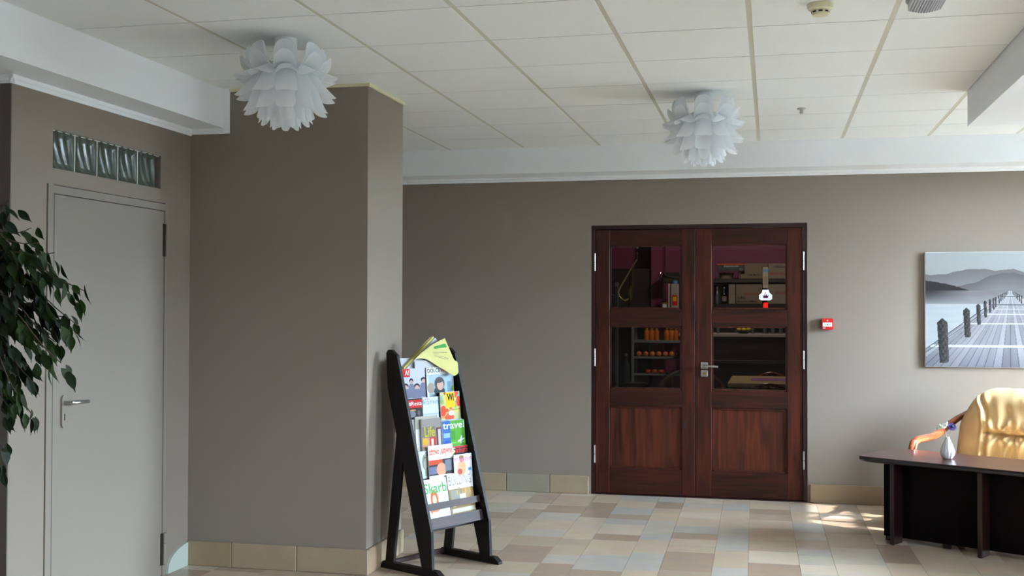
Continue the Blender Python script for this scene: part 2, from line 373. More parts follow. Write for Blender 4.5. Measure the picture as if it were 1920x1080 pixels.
for n, (y0, y1, z0, z1) in enumerate(WINDOWS):
    w = empty('window_%d' % (n+2), (XR+.1, (y0+y1)/2, z0)); struct(w, ['narrow window beside the sofa corner', 'wide window along the right wall', 'wide window nearest the camera'][n], 'window')
    hw = (y1-y0)/2; h = z1-z0; fm = MB()
    fm.box(-.03, .03, -hw, -hw+.06, 0, h); fm.box(-.03, .03, hw-.06, hw, 0, h); fm.box(-.03, .03, -hw, hw, 0, .06); fm.box(-.03, .03, -hw, hw, h-.06, h)
    ztr = h-.39; tb_ = .04 if n == 0 else .13; fm.box(-.03, .03, -hw, hw, ztr, ztr+tb_)
    nb = 2
    for i in range(1, nb): c = (.10 if n == 0 else -hw+2*hw*i/nb); fm.box(-.03, .03, c-.035, c+.035, 0, h)
    fm.build('frame', M['white'], w, None)
    for i in range(nb):
        for za, zb_ in ((.05, ztr+.01), (ztr+tb_-.01, h-.05)):
            a, b = ((-hw+.05, .07), (.13, hw-.05))[i] if n == 0 else (-hw+2*hw*i/nb+.03, -hw+2*hw*(i+1)/nb-.03); MB().box(-.004, .004, a, b, za, zb_).build('pane', M['window_glass'], w, None)
struct(MB().box(XR+.3, 40, -30, 40, -.3, -.12).build('ground_outside', M['ground'], smooth=None), 'paved ground outside the windows', 'ground')

M['sky_blocker'] = mat('dark green sky blocker', (38, 52, 30), .7, noise=.4, nscale=5)  # unseen outdoor mass, added to keep low sky light off the upper walls
hg = MB(); rh = random.Random(2)
hp = []
for i in range(61):
    yy = -26+i*1.05; hp.append((yy, 1.95+.25*math.sin(i*.7)+rh.uniform(-.15, .15)))
hg.prism([(-26, -.12)]+hp+[(hp[-1][0], -.12)], 'x', 10, 12.5)
o = hg.build('sky_blocker', M['sky_blocker'], None, None); tag(o, 'added unseen blocker of low sky beyond the windows', 'sky_blocker')
# bulkheads, soffit, cornices
b = MB(); b.box(XL, XB, -.9, YP, ZB, 2.78); b.box(-6.2, XL, -2.6, YN, ZB, 2.78); b.box(XL, XB, -2.6, -.9, ZB, 2.78)
struct(b.build('trim_1', M['white'], smooth=None), 'white bulkhead along the ceiling above the grey door', 'bulkhead')
struct(MB().box(-4.2, XR, YB, D, 2.538, 2.78).build('trim_2', M['white'], smooth=None), 'long white bulkhead above the back wall', 'bulkhead')
struct(MB().box(XS, XR, -2.6, YS, ZS, 2.78).build('trim_3', M['white'], smooth=None), 'white lowered soffit at the upper right', 'soffit')
struct(MB().box(XB, XS, -2.6, -.9, ZS, 2.78).build('trim_4', M['white'], smooth=None), 'white soffit above and behind the camera', 'soffit')
def cove(a, b_, axis, sgn, z0, z1, dep):   # profile in (out, z)
    prof = [(0, z0), (dep*.35, z0), (dep*.45, z0+(z1-z0)*.4), (dep*.8, z0+(z1-z0)*.6), (dep, z1), (0, z1)]
    return prof
c = MB()
c.prism([(XL+p, z) for p, z in cove(0, 0, 0, 1, 2.477, ZB, .02)], 'y', YN-.02, YP)
c.prism([(YN-p, z) for p, z in cove(0, 0, 0, 1, 2.477, ZB, .02)], 'x', -6.2, XL+.02)
c.prism([(YP-p, z) for p, z in cove(0, 0, 0, 1, 2.484, ZB, .02)], 'x', XL, XB)
c.box(XB, XB+.033, YP-.018, YP, 2.484, ZC)
struct(c.build('trim_5', M['white'], smooth=None), 'white cornice strip under the bulkhead above the grey door', 'cornice')
c = MB(); c.prism([(D-p, z) for p, z in cove(0, 0, 0, 1, 2.508, 2.538, .06)], 'x', -4.2, XR)
struct(c.build('trim_6', M['white'], smooth=None), 'white cornice strip along the top of the back wall', 'cornice')
c = MB(); c.box(XB, XP+.012, YP-.012, YP, ZC-.016, ZC+.03); c.box(XP, XP+.012, YP, YP2+.01, ZC-.016, ZC+.03)
struct(c.build('trim_7', M['ivory'], smooth=None), 'thin cream edge strip around the pier top', 'cornice')

# ---- skirtings of stone pieces
def skirting(name, label, segs, axis, at, out, z=.138, mkey='skirt'):
    root = empty(name, (0, 0, 0)); struct(root, label, 'baseboard')
    for a, b_ in segs:
        m = MB()
        lo, hi = sorted((at, at+out))
        if axis == 'x': m.bbox(a+.001, b_-.001, lo, hi, .0, z, .004, 1)
        else: m.bbox(lo, hi, a+.001, b_-.001, .0, z, .004, 1)
        m.build('stone', M[mkey], root)
    return root
skirting('baseboard_pier', 'limestone skirting around the foot of the pier', [(XL+.001, -3.004), (-3.004, -2.605), (-2.605, XP+.018)], 'x', YP, -.018, .14)
for a, b_ in ((YP, 6.19), (6.19, YP2)):
    MB().bbox(XP, XP+.018, a+.001, b_-.001, 0, .14, .004, 1).build('stone', M['skirt'], bpy.data.objects['baseboard_pier'])
skirting('baseboard_back', 'limestone skirting at the foot of the back wall', [(-4.2, -3.4), (-3.4, -2.95), (-2.95, -2.5), (-2.5, -2.1), (-2.1, -1.74), (-1.74, -1.425), (.285, .80), (.80, 1.30), (1.30, 1.8), (1.8, 2.3), (2.3, 2.85), (2.85, XR)], 'x', D, -.02, .142)
# pale plinth with a rounded top between the grey door and the pier
pl = [(5.735, 0), (YP-.019, 0), (YP-.019, .132), (5.90, .126), (5.85, .116), (5.80, .098), (5.765, .075), (5.745, .05), (5.735, .02)]
struct(MB().prism(pl, 'x', XL, XL+.014).build('baseboard_left', M['plinth'], smooth=None), 'pale painted plinth beside the grey door with a curved top', 'baseboard')
skirting('baseboard_return', 'stone skirting along the dark wall return', [(-5.2, -4.3), (-4.3, XL)], 'x', YN, -.018, .13)

# ---- flush grey door
d1 = empty('door_1', (XL, DY0, 0)); struct(d1, 'flush taupe metal door with lever handle and steel frame', 'door')
fm = MB(); w = DY1-DY0
fm.box(-.10, .006, .004, .047, 0, DZ); fm.box(-.10, .006, w-.03, w, 0, DZ); fm.box(-.10, .006, .047, w-.03, DZ-.042, DZ-.004)
fm.build('frame', M['door_paint'], d1, None)
lf = MB().bbox(-.045, .004, .056, w-.033, .004, DZ-.045, .002, 1).build('leaf', M['door_paint'], d1)
MB().box(-.06, -.046, .04, w-.02, 0, DZ-.03).box(-.1, -.004, 0, .0038, 0, DZ-.004).box(-.06, .001, .0472, .0558, 0, DZ-.043).build('gap_shade', M['black'], d1, None)  # black strips put the shadow of the door gaps into colour
pm = MB()
rr = []
for cy, cz, a0 in ((.135, 1.045, 0), (.135, .93, PI)):
    for q in range(9): a = a0+PI*q/8; rr.append((cy+.021*math.cos(a), cz+.021*math.sin(a)))
pm.prism(rr, 'x', .004, .013); pm.build('handle_plate', M['door_paint'], lf, 30)
MB().tube([(.012, .135, 1.03), (.05, .135, 1.03), (.058, .15, 1.03), (.06, .19, 1.028), (.058, .26, 1.026)], [.009, .009, .0095, .0095, .008], 12).build('lever', M['steel'], lf, 60)
MB().prism([(.131, .945), (.139, .945), (.138, .962), (.140, .972), (.135, .977), (.130, .972), (.132, .962)], 'x', .0131, .0136).build('keyhole', M['black'], lf, None)
for z0, z1 in ((1.765, 1.945), (.06, .235)):
    h = MB().tube([(.012, w-.018, z0), (.012, w-.018, (z0+z1)/2+.03)], .011, 12).tube([(.012, w-.018, (z0+z1)/2+.032), (.012, w-.018, z1)], .011, 12).build('hinge', M['door_paint'], d1, 60)
    MB().box(.004, .0075, w-.05, w-.027, z0, z1).build('hinge_leaf', M['hinge_dark'], h, None)

# ---- glass block strip
g1 = empty('window_1', (XL, GY0, GZ0)); struct(g1, 'strip of five wavy glass blocks above the grey door', 'window')
gw = (GY1-GY0-.035)/5; gh = GZ1-GZ0
n = 40
P = []
for j in range(n+1):
    row = []
    for i in range(n+1):
        u, v = i/n, j/n
        e = min(u, 1-u, v, 1-v); ring = min(1, e/.12)
        wv = math.sin((u*1.1+v*.75-.2*v*v)*19+1.2*math.sin(v*3+u*2))*(.5+.5*math.sin(PI*u))
        x = -.006-.009*(1-math.cos(min(1, e/.16)*PI/2))+.003*wv*ring
        row.append((x, u*(gw-.008), v*gh))
    P.append(row)
gb = MB().grid(P); gb.box(-.085, -.02, 0, gw-.008, 0, gh); gb_me = gb.mesh('glass_block', M['gblock'], 60)
for i in range(5):
    link('glass_block', gb_me, g1, (-.004, i*gw+.003, 0))
    if i: MB().box(-.05, -.008, i*gw-.004, i*gw+.002, 0, gh).build('joint', M['gb_joint'], g1, None)
MB().box(-.06, -.01, 0, GY1-GY0, gh-.004, gh).build('top_joint', M['gb_joint'], g1, None)

# ---- mahogany double door
d2 = empty('door_2', (0, D+.018, 0)); struct(d2, 'dark mahogany double door with four glass panes', 'door')
fm = MB(); fm.box(DL, DL+.03, -.012, .1, 0, DT); fm.box(DR-.03, DR, -.012, .1, 0, DT); fm.box(DL+.03, DR-.03, -.012, .1, DT-.032, DT)
fm.build('frame', M['jamb'], d2, None)
MB().box(DL-.008, DL, -.012, .002, 0, DT-.01).build('plaster_edge', M['white'], d2, None)
MID = -.583
def leaf(x0, x1, px0, px1, side):
    z0, z1 = .008, DT-.036; t = .045
    A = [(1.985, 1.478), (1.344, .841), (.704, .211)]     # openings top, bottom
    st = MB(); st.bbox(x0, px0, 0, t, z0, z1, .003, 1); st.bbox(px1, x1, 0, t, z0, z1, .003, 1)
    lf = st.build('leaf', M['mahog_v'], d2)
    edges = [z1]+[e for ab in A for e in ab]+[z0]
    for k in range(0, 8, 2): MB().bbox(px0-.001, px1+.001, .0006, t-.0006, edges[k+1], edges[k], .003, 1).build('rail', M['mahog_h'], lf)
    for k, (zt, zb) in enumerate(A):
        bd = MB(); q = .012
        for (a, b_, c_, d_) in ((px0, px0+q, zb, zt), (px1-q, px1, zb, zt)): bd.prism([(.004, c_), (.016, c_)][:0] or [(a, .006), (b_, .006), (b_, .02), (a, .02)], 'z', c_, d_)
        bd.box(px0, px1, .006, .02, zb, zb+q); bd.box(px0, px1, .006, .02, zt-q, zt)
        bd.build('beading', M['mahog_v'], lf, None)
        if k < 2: MB().box(px0+.001, px1-.001, .02, .025, zb, zt).build('pane', M['pane'], lf, None)
        else: MB().bbox(px0+.001, px1-.001, .018, .034, zb, zt, .003, 1).build('panel', M['mahog_panel'], lf)
    hx = x0-.006 if side < 0 else x1+.006
    for z in (1.852, 1.09, .318): MB().tube([(hx, -.008, z-.07), (hx, -.008, z-.002)], .0075, 10).tube([(hx, -.008, z+.002), (hx, -.008, z+.07)], .0075, 10).build('hinge', M['hinge'], lf, 60)
    return lf
lfL = leaf(DL+.033, MID-.002, -1.262, -.691, -1)
lfR = leaf(MID+.002, DR-.033, -.457, .117, 1)
MB().box(MID-.03, MID+.03, .045, .055, .01, DT-.04).build('astragal', M['mahog_v'], lfR, None)
MB().bbox(-.685, -.66, -.003, 0, .535, .60, .002, 1).build('bolt_plate', M['jamb'], lfL)
MB().bbox(-.542, -.486, -.009, 0, 1.010, 1.062, .012, 3).build('handle_rose', M['steel'], lfR)
MB().tube([(-.514, -.008, 1.036), (-.514, -.045, 1.036), (-.505, -.052, 1.036), (-.46, -.055, 1.033), (-.405, -.054, 1.029)], [.009, .009, .009, .008, .007], 12).build('lever', M['steel'], lfR, 60)
lk = MB().bbox(-.541, -.487, -.009, 0, .948, 1.0, .012, 3).build('lock_plate', M['steel'], lfR)
MB().tube([(-.514, -.012, .974), (-.514, -.008, .974)], .011, 14).build('lock_cylinder', M['brass'], lfR, 60)
MB().box(DL, DR, -.02, .2, -.006, .006).build('threshold', M['jamb'], d2, None)

# ================================================================== LOBBY THINGS
# ---- artichoke ceiling lamps: every petal a part
def petal_mesh(L, Wd, curl, bend):
    n, m = 8, 13; P = []
    for j in range(m+1):
        v = 1-(1-j/m)**1.8; row = []
        hw = Wd*(.8+.2*min(1, v/.4)) if v < .5 else Wd*math.sqrt(max(0, 1-((v-.5)/.502)**2.8))
        ang = bend*v*v; s_ = L*v
        rad = s_*math.cos(ang*.5); lift = s_*math.sin(ang*.5)
        for i in range(n+1):
            u = -1+2*i/n; a = u*hw/Wd*curl; Rc = Wd/curl
            row.append((rad, Rc*math.sin(a), lift-Rc*(1-math.cos(a))))
        P.append(row)
    mb = MB().grid(P); return mb.mesh('petal', M['lamp'], 180)
# tip radius, tip height, direction, length, half width, curl, bend, count, offset
TIERS = [(.172, .165, 64, .16, .072, 1.3, .12, 8, 0), (.214, .105, 26, .165, .07, 1.3, .12, 9, 0), (.244, .012, -26, .165, .066, 1.2, .1, 10, 0), (.23, -.083, -54, .16, .066, 1.2, .16, 10, 0),
         (.186, -.152, -74, .155, .062, 1.25, .2, 10, 0), (.112, -.196, -92, .145, .042, 1.3, .2, 9, 0), (.06, -.215, -100, .13, .034, 1.3, .2, 7, .5)]
PET = [petal_mesh(*t[3:7]) for t in TIERS]
def art_lamp(loc, az0, label):
    root = empty('ceiling_lamp', loc); tag(root, label, 'lamp', 'artichoke ceiling lamps')
    MB().lathe([(.052, 0), (.052, -.05), (.05, -.055)][::-1], 32).build('mount', M['white'], root, 40)
    MB().lathe([(.012, -.34), (.04, -.33), (.055, -.28), (.06, -.2), (.05, -.12), (.03, -.06), (.02, -.05)], 24).build('core', M['lamp'], root, 60)
    for (tr, tz, e, L, Wd, cu, be, n, off), me in zip(TIERS, PET):
        er = math.radians(e)
        for k in range(n):
            az = az0+2*PI*(k+off)/n+random.uniform(-.03, .03); c_, s_ = math.cos(az), math.sin(az)
            d = Vector((math.cos(er)*c_, math.cos(er)*s_, math.sin(er)))
            nn = Vector((-math.sin(er)*c_, -math.sin(er)*s_, math.cos(er)))
            y = nn.cross(d)
            p = Vector((tr*c_, tr*s_, tz-.205))-d*L
            o = link('petal', me, root); o.matrix_local = Matrix(((d.x, y.x, nn.x, p.x), (d.y, y.y, nn.y, p.y), (d.z, y.z, nn.z, p.z), (0, 0, 0, 1)))
    return root
art_lamp((-2.21, 4.90, ZC), math.radians(-66), 'large white petal ceiling lamp in front of the taupe pier')
art_lamp((-.385, 6.66, ZC), math.radians(-87), 'white petal ceiling lamp hanging above the wooden double door')

# ---- smoke detector, sprinkler, strip light
r = empty('smoke_detector', (.197, 4.80, ZC)); tag(r, 'round ivory smoke detector on a ceiling panel', 'smoke detector')
MB().lathe([(.044, -.026), (.05, -.022), (.052, -.004), (.05, 0)], 32).build('base', M['ivory'], r, 40)
MB().lathe([(.02, -.05), (.031, -.048), (.034, -.04), (.034, -.026)], 32).build('head', M['ivory'], r, 40)
for k in range(8):
    a = k*PI/4; MB().box(-.008, .008, -.001, .001, -.006, 0).build('slot', M['black'], r, None, (.0345*math.cos(a), .0345*math.sin(a), -.032)).rotation_euler = (0, 0, a+PI/2)
r = empty('sprinkler_head', (.185, 7.29, ZC)); tag(r, 'small grey sprinkler head on the ceiling above the double door', 'sprinkler')
MB().lathe([(.026, -.006), (.028, 0)], 20).build('rosette', M['fixture'], r, 40)
MB().lathe([(.006, -.034), (.012, -.032), (.012, -.006)], 14).build('nozzle', M['steel'], r, 40)
r = empty('strip_light', (.595, 4.45, ZC)); tag(r, 'grey emergency strip light with ribbed diffuser on the ceiling', 'strip light')
MB().bbox(-.07, .07, -.31, .31, -.035, 0, .006, 2).build('housing', M['fixture'], r)
dm = MB()
pts = [(-.062, -.035)]+[(-.062+.124*i/24, -.062-.012*math.sin(PI*i/24)+(.003 if i % 2 else 0)) for i in range(25)]+[(.062, -.035)]
dm.prism(pts, 'y', -.3, .3); dm.build('diffuser', M['diffuser'], r, 25)

# ---- fire call point
r = empty('fire_alarm_button', (.4155, D, 1.3675)); tag(r, 'red manual fire alarm box on the wall beside the door', 'fire alarm')
MB().bbox(-.043, .043, -.05, 0, -.043, .043, .005, 2).build('housing', M['red'], r)
MB().bbox(-.036, .034, -.0525, -.05, -.020, .012, .002, 1).build('press_plate', M['alarm_white'], r)
MB().tube([(0, -.0525, -.004), (0, -.0532, -.004)], .0048, 12).build('dot', M['ink_black'], r, None)
for sgn in (-1, 1): MB().prism([(sgn*.011, -.004), (sgn*.017, .0), (sgn*.017, -.0025), (sgn*.022, -.0025), (sgn*.022, -.0055), (sgn*.017, -.0055), (sgn*.017, -.008)], 'y', -.0532, -.0524).build('arrow', M['ink_grey'], r, None)
MB().tube([(0, -.05, .027), (0, -.0525, .027)], .005, 12).build('lamp', M['alarm_white'], r, 60)
MB().box(-.034, -.014, -.0508, -.05, -.034, -.028).build('caption', M['ink_white'], r, None)

# ---- canvas picture of a jetty, painted from shapes on a fine grid
PRINT = .74      # reflectance of paper white against a perfect white
def paint_mesh(name, img, w, h, m, xyz, white=PRINT):
    ny, nx = img.shape[:2]
    P = [[xyz(w*i/(nx-1), h*j/(ny-1)) for i in range(nx)] for j in range(ny)]
    me = MB().grid(P).mesh(name, m, None); ca = me.color_attributes.new('Col', 'FLOAT_COLOR', 'POINT')
    c = np.ones((ny*nx, 4), 'f'); c[:, :3] = lin(np.clip(img.reshape(-1, 3), 0, 255))*white; ca.data.foreach_set('color', c.ravel()); return me
def poly_mask(X, Y, pts):
    ins = np.zeros(X.shape, bool); n = len(pts)
    for i in range(n):
        x1, y1 = pts[i]; x2, y2 = pts[(i+1) % n]
        if y1 == y2: continue
        c = ((y1 > Y) != (y2 > Y)) & (X < (x2-x1)*(Y-y1)/(y2-y1)+x1); ins ^= c
    return ins
def fnoise(X, Y, s, seed=0, oct=4):
    r = np.random.default_rng(seed); out = np.zeros(X.shape); amp = 1
    for o in range(oct):
        for k in range(4):
            a = r.uniform(0, 2*PI); f = s*2**o*r.uniform(.7, 1.3); out += amp*np.sin((X*math.cos(a)+Y*math.sin(a))*f+r.uniform(0, 6.28))
        amp *= .55
    return out/4
CW, CH = 1.19, .856
nx, ny = 400, 290
X, Y = np.meshgrid(np.linspace(130, 1270, nx), np.linspace(950, 128, ny))   # picture units, y down
img = np.zeros((ny, nx, 3)); t = np.clip((Y-128)/270, 0, 1)[..., None]
img[:] = np.array([206, 212, 222])*(1-t)+np.array([186, 186, 194])*t
ridge = np.interp(X, [130, 200, 300, 340, 430, 540, 600, 660, 720, 800, 849, 950, 1050, 1150, 1270], [286, 292, 278, 266, 249, 250, 263, 255, 250, 274, 270, 286, 272, 292, 300])+3*fnoise(X, X, .05, 3)
k = Y > ridge; tt = np.clip((Y-ridge)/120, 0, 1)[..., None]; img = np.where(k[..., None], np.array([138, 135, 143])*(1-tt)+np.array([160, 159, 168])*tt, img)
ridge2 = np.interp(X, [130, 470, 560, 650, 730, 849, 950, 1270], [420, 345, 300, 278, 276, 310, 330, 340])+3*fnoise(X, X, .06, 5)
k = Y > ridge2; tt = np.clip((Y-ridge2)/110, 0, 1)[..., None]; img = np.where(k[..., None], np.array([122, 119, 127])*(1-tt)+np.array([150, 149, 158])*tt, img)
ridge3 = np.interp(X, [130, 180, 240, 320, 380, 425, 430], [328, 338, 348, 366, 386, 400, 440])+2*fnoise(X, X, .15, 8)
img = np.where((Y > ridge3)[..., None], np.array([66, 63, 67]), img)
wat = Y > 402; tw = np.clip((Y-402)/118, 0, 1)[..., None]
lefty = np.clip((430-X)/260, 0, 1)[..., None]*np.clip((500-Y)/90, 0, 1)[..., None]
wc = np.array([146, 144, 153])*(1-tw)+np.array([176, 177, 188])*tw
wc = np.where((Y > 500)[..., None], np.array([208, 215, 228])+0*wc, wc); wc = wc*(1-.5*lefty)+4*fnoise(X*.3, Y*3, .05, 2)[..., None]
img = np.where(wat[..., None], wc, img)
deck = poly_mask(X, Y, [(688, 404), (712, 404), (1270, 825), (1270, 960), (130, 960), (130, 825)])
ang = (X-700)/np.maximum(Y-396, 4); pl = np.floor(ang*9.5); sh = np.sin(pl*12.9898)*43758.5453; sh = sh-np.floor(sh)
dc = np.array([178, 180, 194])+((sh-.5)*34)[..., None]+6*fnoise(ang*20, Y*.02, 1, 4)[..., None]
dc = dc+np.clip((640-Y)/200, 0, 1)[..., None]*20-np.clip((Y-820)/130, 0, 1)[..., None]*np.array([28, 27, 24])
gap = np.abs(ang*9.5-np.round(ang*9.5)) < .055; dc = np.where((gap & (Y > 510))[..., None], dc-46, dc)
img = np.where(deck[..., None], dc, img)
for yb, th, c in ((800, 9, 238), (640, 5, 232), (572, 4, 226), (536, 3, 218), (505, 4, 92), (446, 3, 110)):
    half = (yb-396)*1.33; k = (np.abs(Y-yb) < th) & (np.abs(X-700) < half); img = np.where(k[..., None], np.array([c-3, c, c+6]), img)
for s in (-1, 1):
    for off, c in ((0, 96), (30, 120)):
        e = np.abs((Y-(404+off*.3))-np.abs(X-700)*.737-off*.6) < 3.2
        img = np.where((e & ((X-700)*s > 60) & (Y > 520))[..., None], np.array([c, c, c+5]), img)
    for px, yt, yb, pw in ((245, 600, 922, 72), (408, 525, 738, 46), (487, 497, 646, 29), (533, 475, 596, 21), (565, 462, 562, 16), (588, 452, 540, 13), (603, 448, 522, 11), (625, 437, 495, 9), (638, 430, 482, 8), (650, 424, 470, 8), (660, 419, 458, 7), (669, 414, 448, 6), (677, 410, 436, 5), (684, 406, 424, 4)):
        cx = px if s < 0 else 1400-px
        p = [(cx-pw/2, yt+pw*.45), (cx, yt), (cx+pw/2, yt+pw*.45), (cx+pw*.62*1, yb-pw*.15), (cx+pw*.4, yb), (cx-pw*.25, yb)] if s < 0 else [(cx-pw/2, yt+pw*.45), (cx, yt), (cx+pw/2, yt+pw*.45), (cx+pw*.25, yb), (cx-pw*.4, yb), (cx-pw*.62, yb-pw*.15)]
        k = poly_mask(X, Y, p); tex = 74+26*fnoise(X, Y*.5, .35, int(px))[..., None]+np.clip((X-cx)/pw, -.5, .5)[..., None]*40
        img = np.where(k[..., None], tex*np.array([1, .99, 1.03]), img)
img = img*np.array([1.0, .985, .945])*.95
cv = empty('canvas_picture', (1.12, D, 1.053)); tag(cv, 'black and white canvas print of a long wooden jetty on a lake', 'picture')
MB().bbox(0, CW, -.034, 0, 0, CH, .003, 1).build('stretcher', M['white'], cv)
link('print', paint_mesh('print', img, CW-.004, CH-.004, M['canvas_print'], lambda x, y: (x+.002, -.0348, y+.002), .5), cv)

# ---- table
TA, TBv = Vector((.866, -.5, 0)), Vector((.5, .866, 0))
tb = empty('coffee_table', (1.208, 7.222, 0), math.radians(-30)); tag(tb, 'dark mahogany coffee table with a panelled base', 'table')
ZT = .544
out = []
for sx, sy, a0 in ((1, 1, 0), (-1, 1, 1), (-1, -1, 2), (1, -1, 3)):
    for q in range(9):
        a = (a0+q/8)*PI/2; out.append((sx*(.78-.10)+.10*math.cos(a), .245+sy*(.278-.09)+.09*math.sin(a)))
bow = [(x, y+(.012*math.cos(x*1.9) if y > .245 else -.012*math.cos(x*1.9))) for x, y in out]
ins = lambda d: [(x*(1-d/.78), .245+(y-.245)*(1-d/.28)) for x, y in bow]
tm = MB(); n = len(bow); lay_ = [(.014, ZT-.036), (.002, ZT-.028), (0, ZT-.018), (.002, ZT-.005)]
vv = []; ff = []
for d, z in lay_: vv += [(x, y, z) for x, y in ins(d)]
for k in range(len(lay_)-1):
    for i in range(n): ff.append((k*n+i, k*n+(i+1) % n, (k+1)*n+(i+1) % n, (k+1)*n+i))
ff.append(tuple(range(n))[::-1]); tm.add(vv, ff); tm.build('edge', M['table_edge'], tb, 50)
tt_ = MB().prism(ins(.002), 'z', ZT-.005, ZT).build('top', M['table'], tb, None)
for y0, y1 in ((.126, .146), (.354, .374)):
    MB().bbox(-.655, .655, y0, y1, .028, ZT-.037, .002, 1).build('panel', M['table_p'], tb)
for x in (-.545, 0, .545):
    for y0, y1 in ((.0, .126), (.374, .495)): MB().bbox(x-.014, x+.014, y0, y1, .0, ZT-.037, .003, 2).build('fin', M['table_v'], tb)
for x in (-.25, .25, -.62, .62):
    for y in (.136, .364): MB().bbox(x-.025, x+.025, y-.009, y+.009, 0, .03, .002, 1).build('foot', M['table_edge'], tb)

# ---- vase with two flowers
vx = Vector((1.208, 7.222, 0))+TA*-.285+TBv*.235
va = empty('bud_vase', (vx.x, vx.y, ZT)); tag(va, 'small white ribbed porcelain bud vase on the dark table', 'vase')
prof = [(.022, 0), (.03, .004), (.04, .022), (.0425, .038), (.039, .06), (.029, .09), (.018, .115), (.0125, .13), (.0125, .136), (.009, .136), (.009, .11), (.014, .09)]
MB().lathe(prof, 72, ribs=lambda a, z: .035*math.cos(12*a)).build('body', M['porcelain'], va, 180)
def flower(name, label, base, tip, mk, kind):
    f = empty(name, base); tag(f, label, 'flower', 'flowers in the bud vase')
    b = Vector((0, 0, 0)); t = Vector(tip)-Vector(base); mid = b.lerp(t, .5)+Vector((.004, 0, .008))
    MB().tube([b, b.lerp(mid, .6), mid, t], [.0022, .002, .002, .0018], 8).build('stalk', M['stalk'], f, 60)
    ax = t.normalized()
    if kind == 'daisy':
        for ring, (n, R, w, up) in enumerate(((16, .030, .0075, .1), (12, .022, .006, .6))):
            for k in range(n):
                a = 2*PI*k/n+ring*.2; pm = MB()
                nrm = Vector((.05, -.75, .55)).normalized(); e1 = nrm.orthogonal().normalized(); e2 = nrm.cross(e1)
                d = (e1*math.cos(a)+e2*math.sin(a)+nrm*up*.5).normalized(); s_ = nrm.cross(d).normalized()
                pts = [(0, .4), (.4, 1), (.8, .9), (1, .25)]
                pm.add([t+d*(R*u)+s_*w*k2*q*.5+nrm*.003*ring for u, q in pts for k2 in (-1, 1)], [(0, 1, 3, 2), (2, 3, 5, 4), (4, 5, 7, 6)]); pm.build('petal', M[mk], f, None)
        MB().ball(t+Vector((0, -.004, .003)), .011, 12, 8).build('heart', M['petal_c'], f, 180)
    else:
        r = random.Random(5)
        for k in range(34):
            c = t+Vector((r.uniform(-.034, .026), r.uniform(-.012, .012), r.uniform(-.012, .012)))
            c.z += (c.x-t.x)*.35
            rr = r.uniform(.005, .0085); MB().ball(c, rr, 7, 5).build('floret', M[mk], f, 180)
    return f
flower('dried_flower', 'white clustered dried flower leaning left in the bud vase', (vx.x-.002, vx.y, ZT+.1), (vx.x-.026, vx.y+.005, ZT+.205), 'petal_w', 'cluster')
flower('violet_flower', 'violet artificial daisy in the bud vase', (vx.x+.003, vx.y, ZT+.1), (vx.x+.025, vx.y-.008, ZT+.2), 'petal_v', 'daisy')

# ---- cream leather sofa, turned parallel to the table
sf = empty('leather_sofa', (1.33+.866*.36, 8.49-.5*.36, 0), math.radians(-30)); tag(sf, 'cream tufted leather sofa with curved wooden arms behind the dark table', 'sofa')
# local: x along the back, y towards the wall, front at y = 0
def back_pt(u, v, side):     # u -1..1, v 0..1
    hw = .47
    zb, ztop = .36, .93
    x = u*hw
    # outline: rounded shoulders
    top = ztop-.33*max(0, (abs(u)-.25)/.75)**3.4
    z = zb+(top-zb)*v
    edge = min(1, (1-abs(u))/.22, (1-v)/.2, (v+.02)/.12); rnd = math.sqrt(max(0, 1-(1-max(0, edge))**2))
    lean = .10*(v)
    if side: return (x, .10+.12*rnd+lean, z)
    y = -.115*rnd+.10+lean
    ax = abs(x)
    sx = .262+.055*max(0, 1-abs(z-.66)/.3)*-1+.05
    sx = np.interp(z, [.36, .46, .67, .78, .856, .93], [.256, .251, .239, .256, .297, .35])
    ds = ax-sx
    y += .024*math.exp(-((ds+.012)/.014)**2)-.026*math.exp(-((ds-.012)/.018)**2)-.012*math.exp(-((ds+.045)/.03)**2)-.010*math.exp(-((ds-.06)/.05)**2)
    if ax < sx:
        zs = .618; y += .026*math.exp(-((z-zs)/.012)**2)-.016*math.exp(-((abs(z-zs)-.06)/.05)**2)
        for tx in (.045, .138):
            dx = ax-tx; dz = z-zs; r = math.hypot(dx, dz)
            y += .028*math.exp(-(r/.03)**2)
            a = math.atan2(dz, dx); y += .011*math.exp(-r/.14)*math.sin(a*8+tx*40)*(1-math.exp(-(r/.03)**2))
        y += .0065*math.sin(x*58+2.2*math.sin(z*9))*math.exp(-((abs(z-zs)-.12)/.1)**2)
    else:
        dz = z-.618; y += .008*math.exp(-(dz/.02)**2)*math.exp(-ds/.1)
        y += .005*math.sin((z-.64)*50+ds*20)*math.exp(-ds/.08)
    return (x, y, z)
nu, nv = 150, 84
bm_ = MB()
F = [[back_pt(-1+2*i/nu, j/nv, 0) for i in range(nu+1)] for j in range(nv+1)]
K = [[back_pt(1-2*i/nu, j/nv, 1) for i in range(nu+1)] for j in range(nv+1)]
bm_.grid(F); bm_.grid(K)
me = bm_.mesh('backrest', M['leather'], None); bmx = bmesh.new(); bmx.from_mesh(me); bmesh.ops.remove_doubles(bmx, verts=bmx.verts, dist=.002); bmesh.ops.recalc_face_normals(bmx, faces=bmx.faces); bmx.to_mesh(me); bmx.free(); me.shade_smooth()
link('backrest', me, sf)
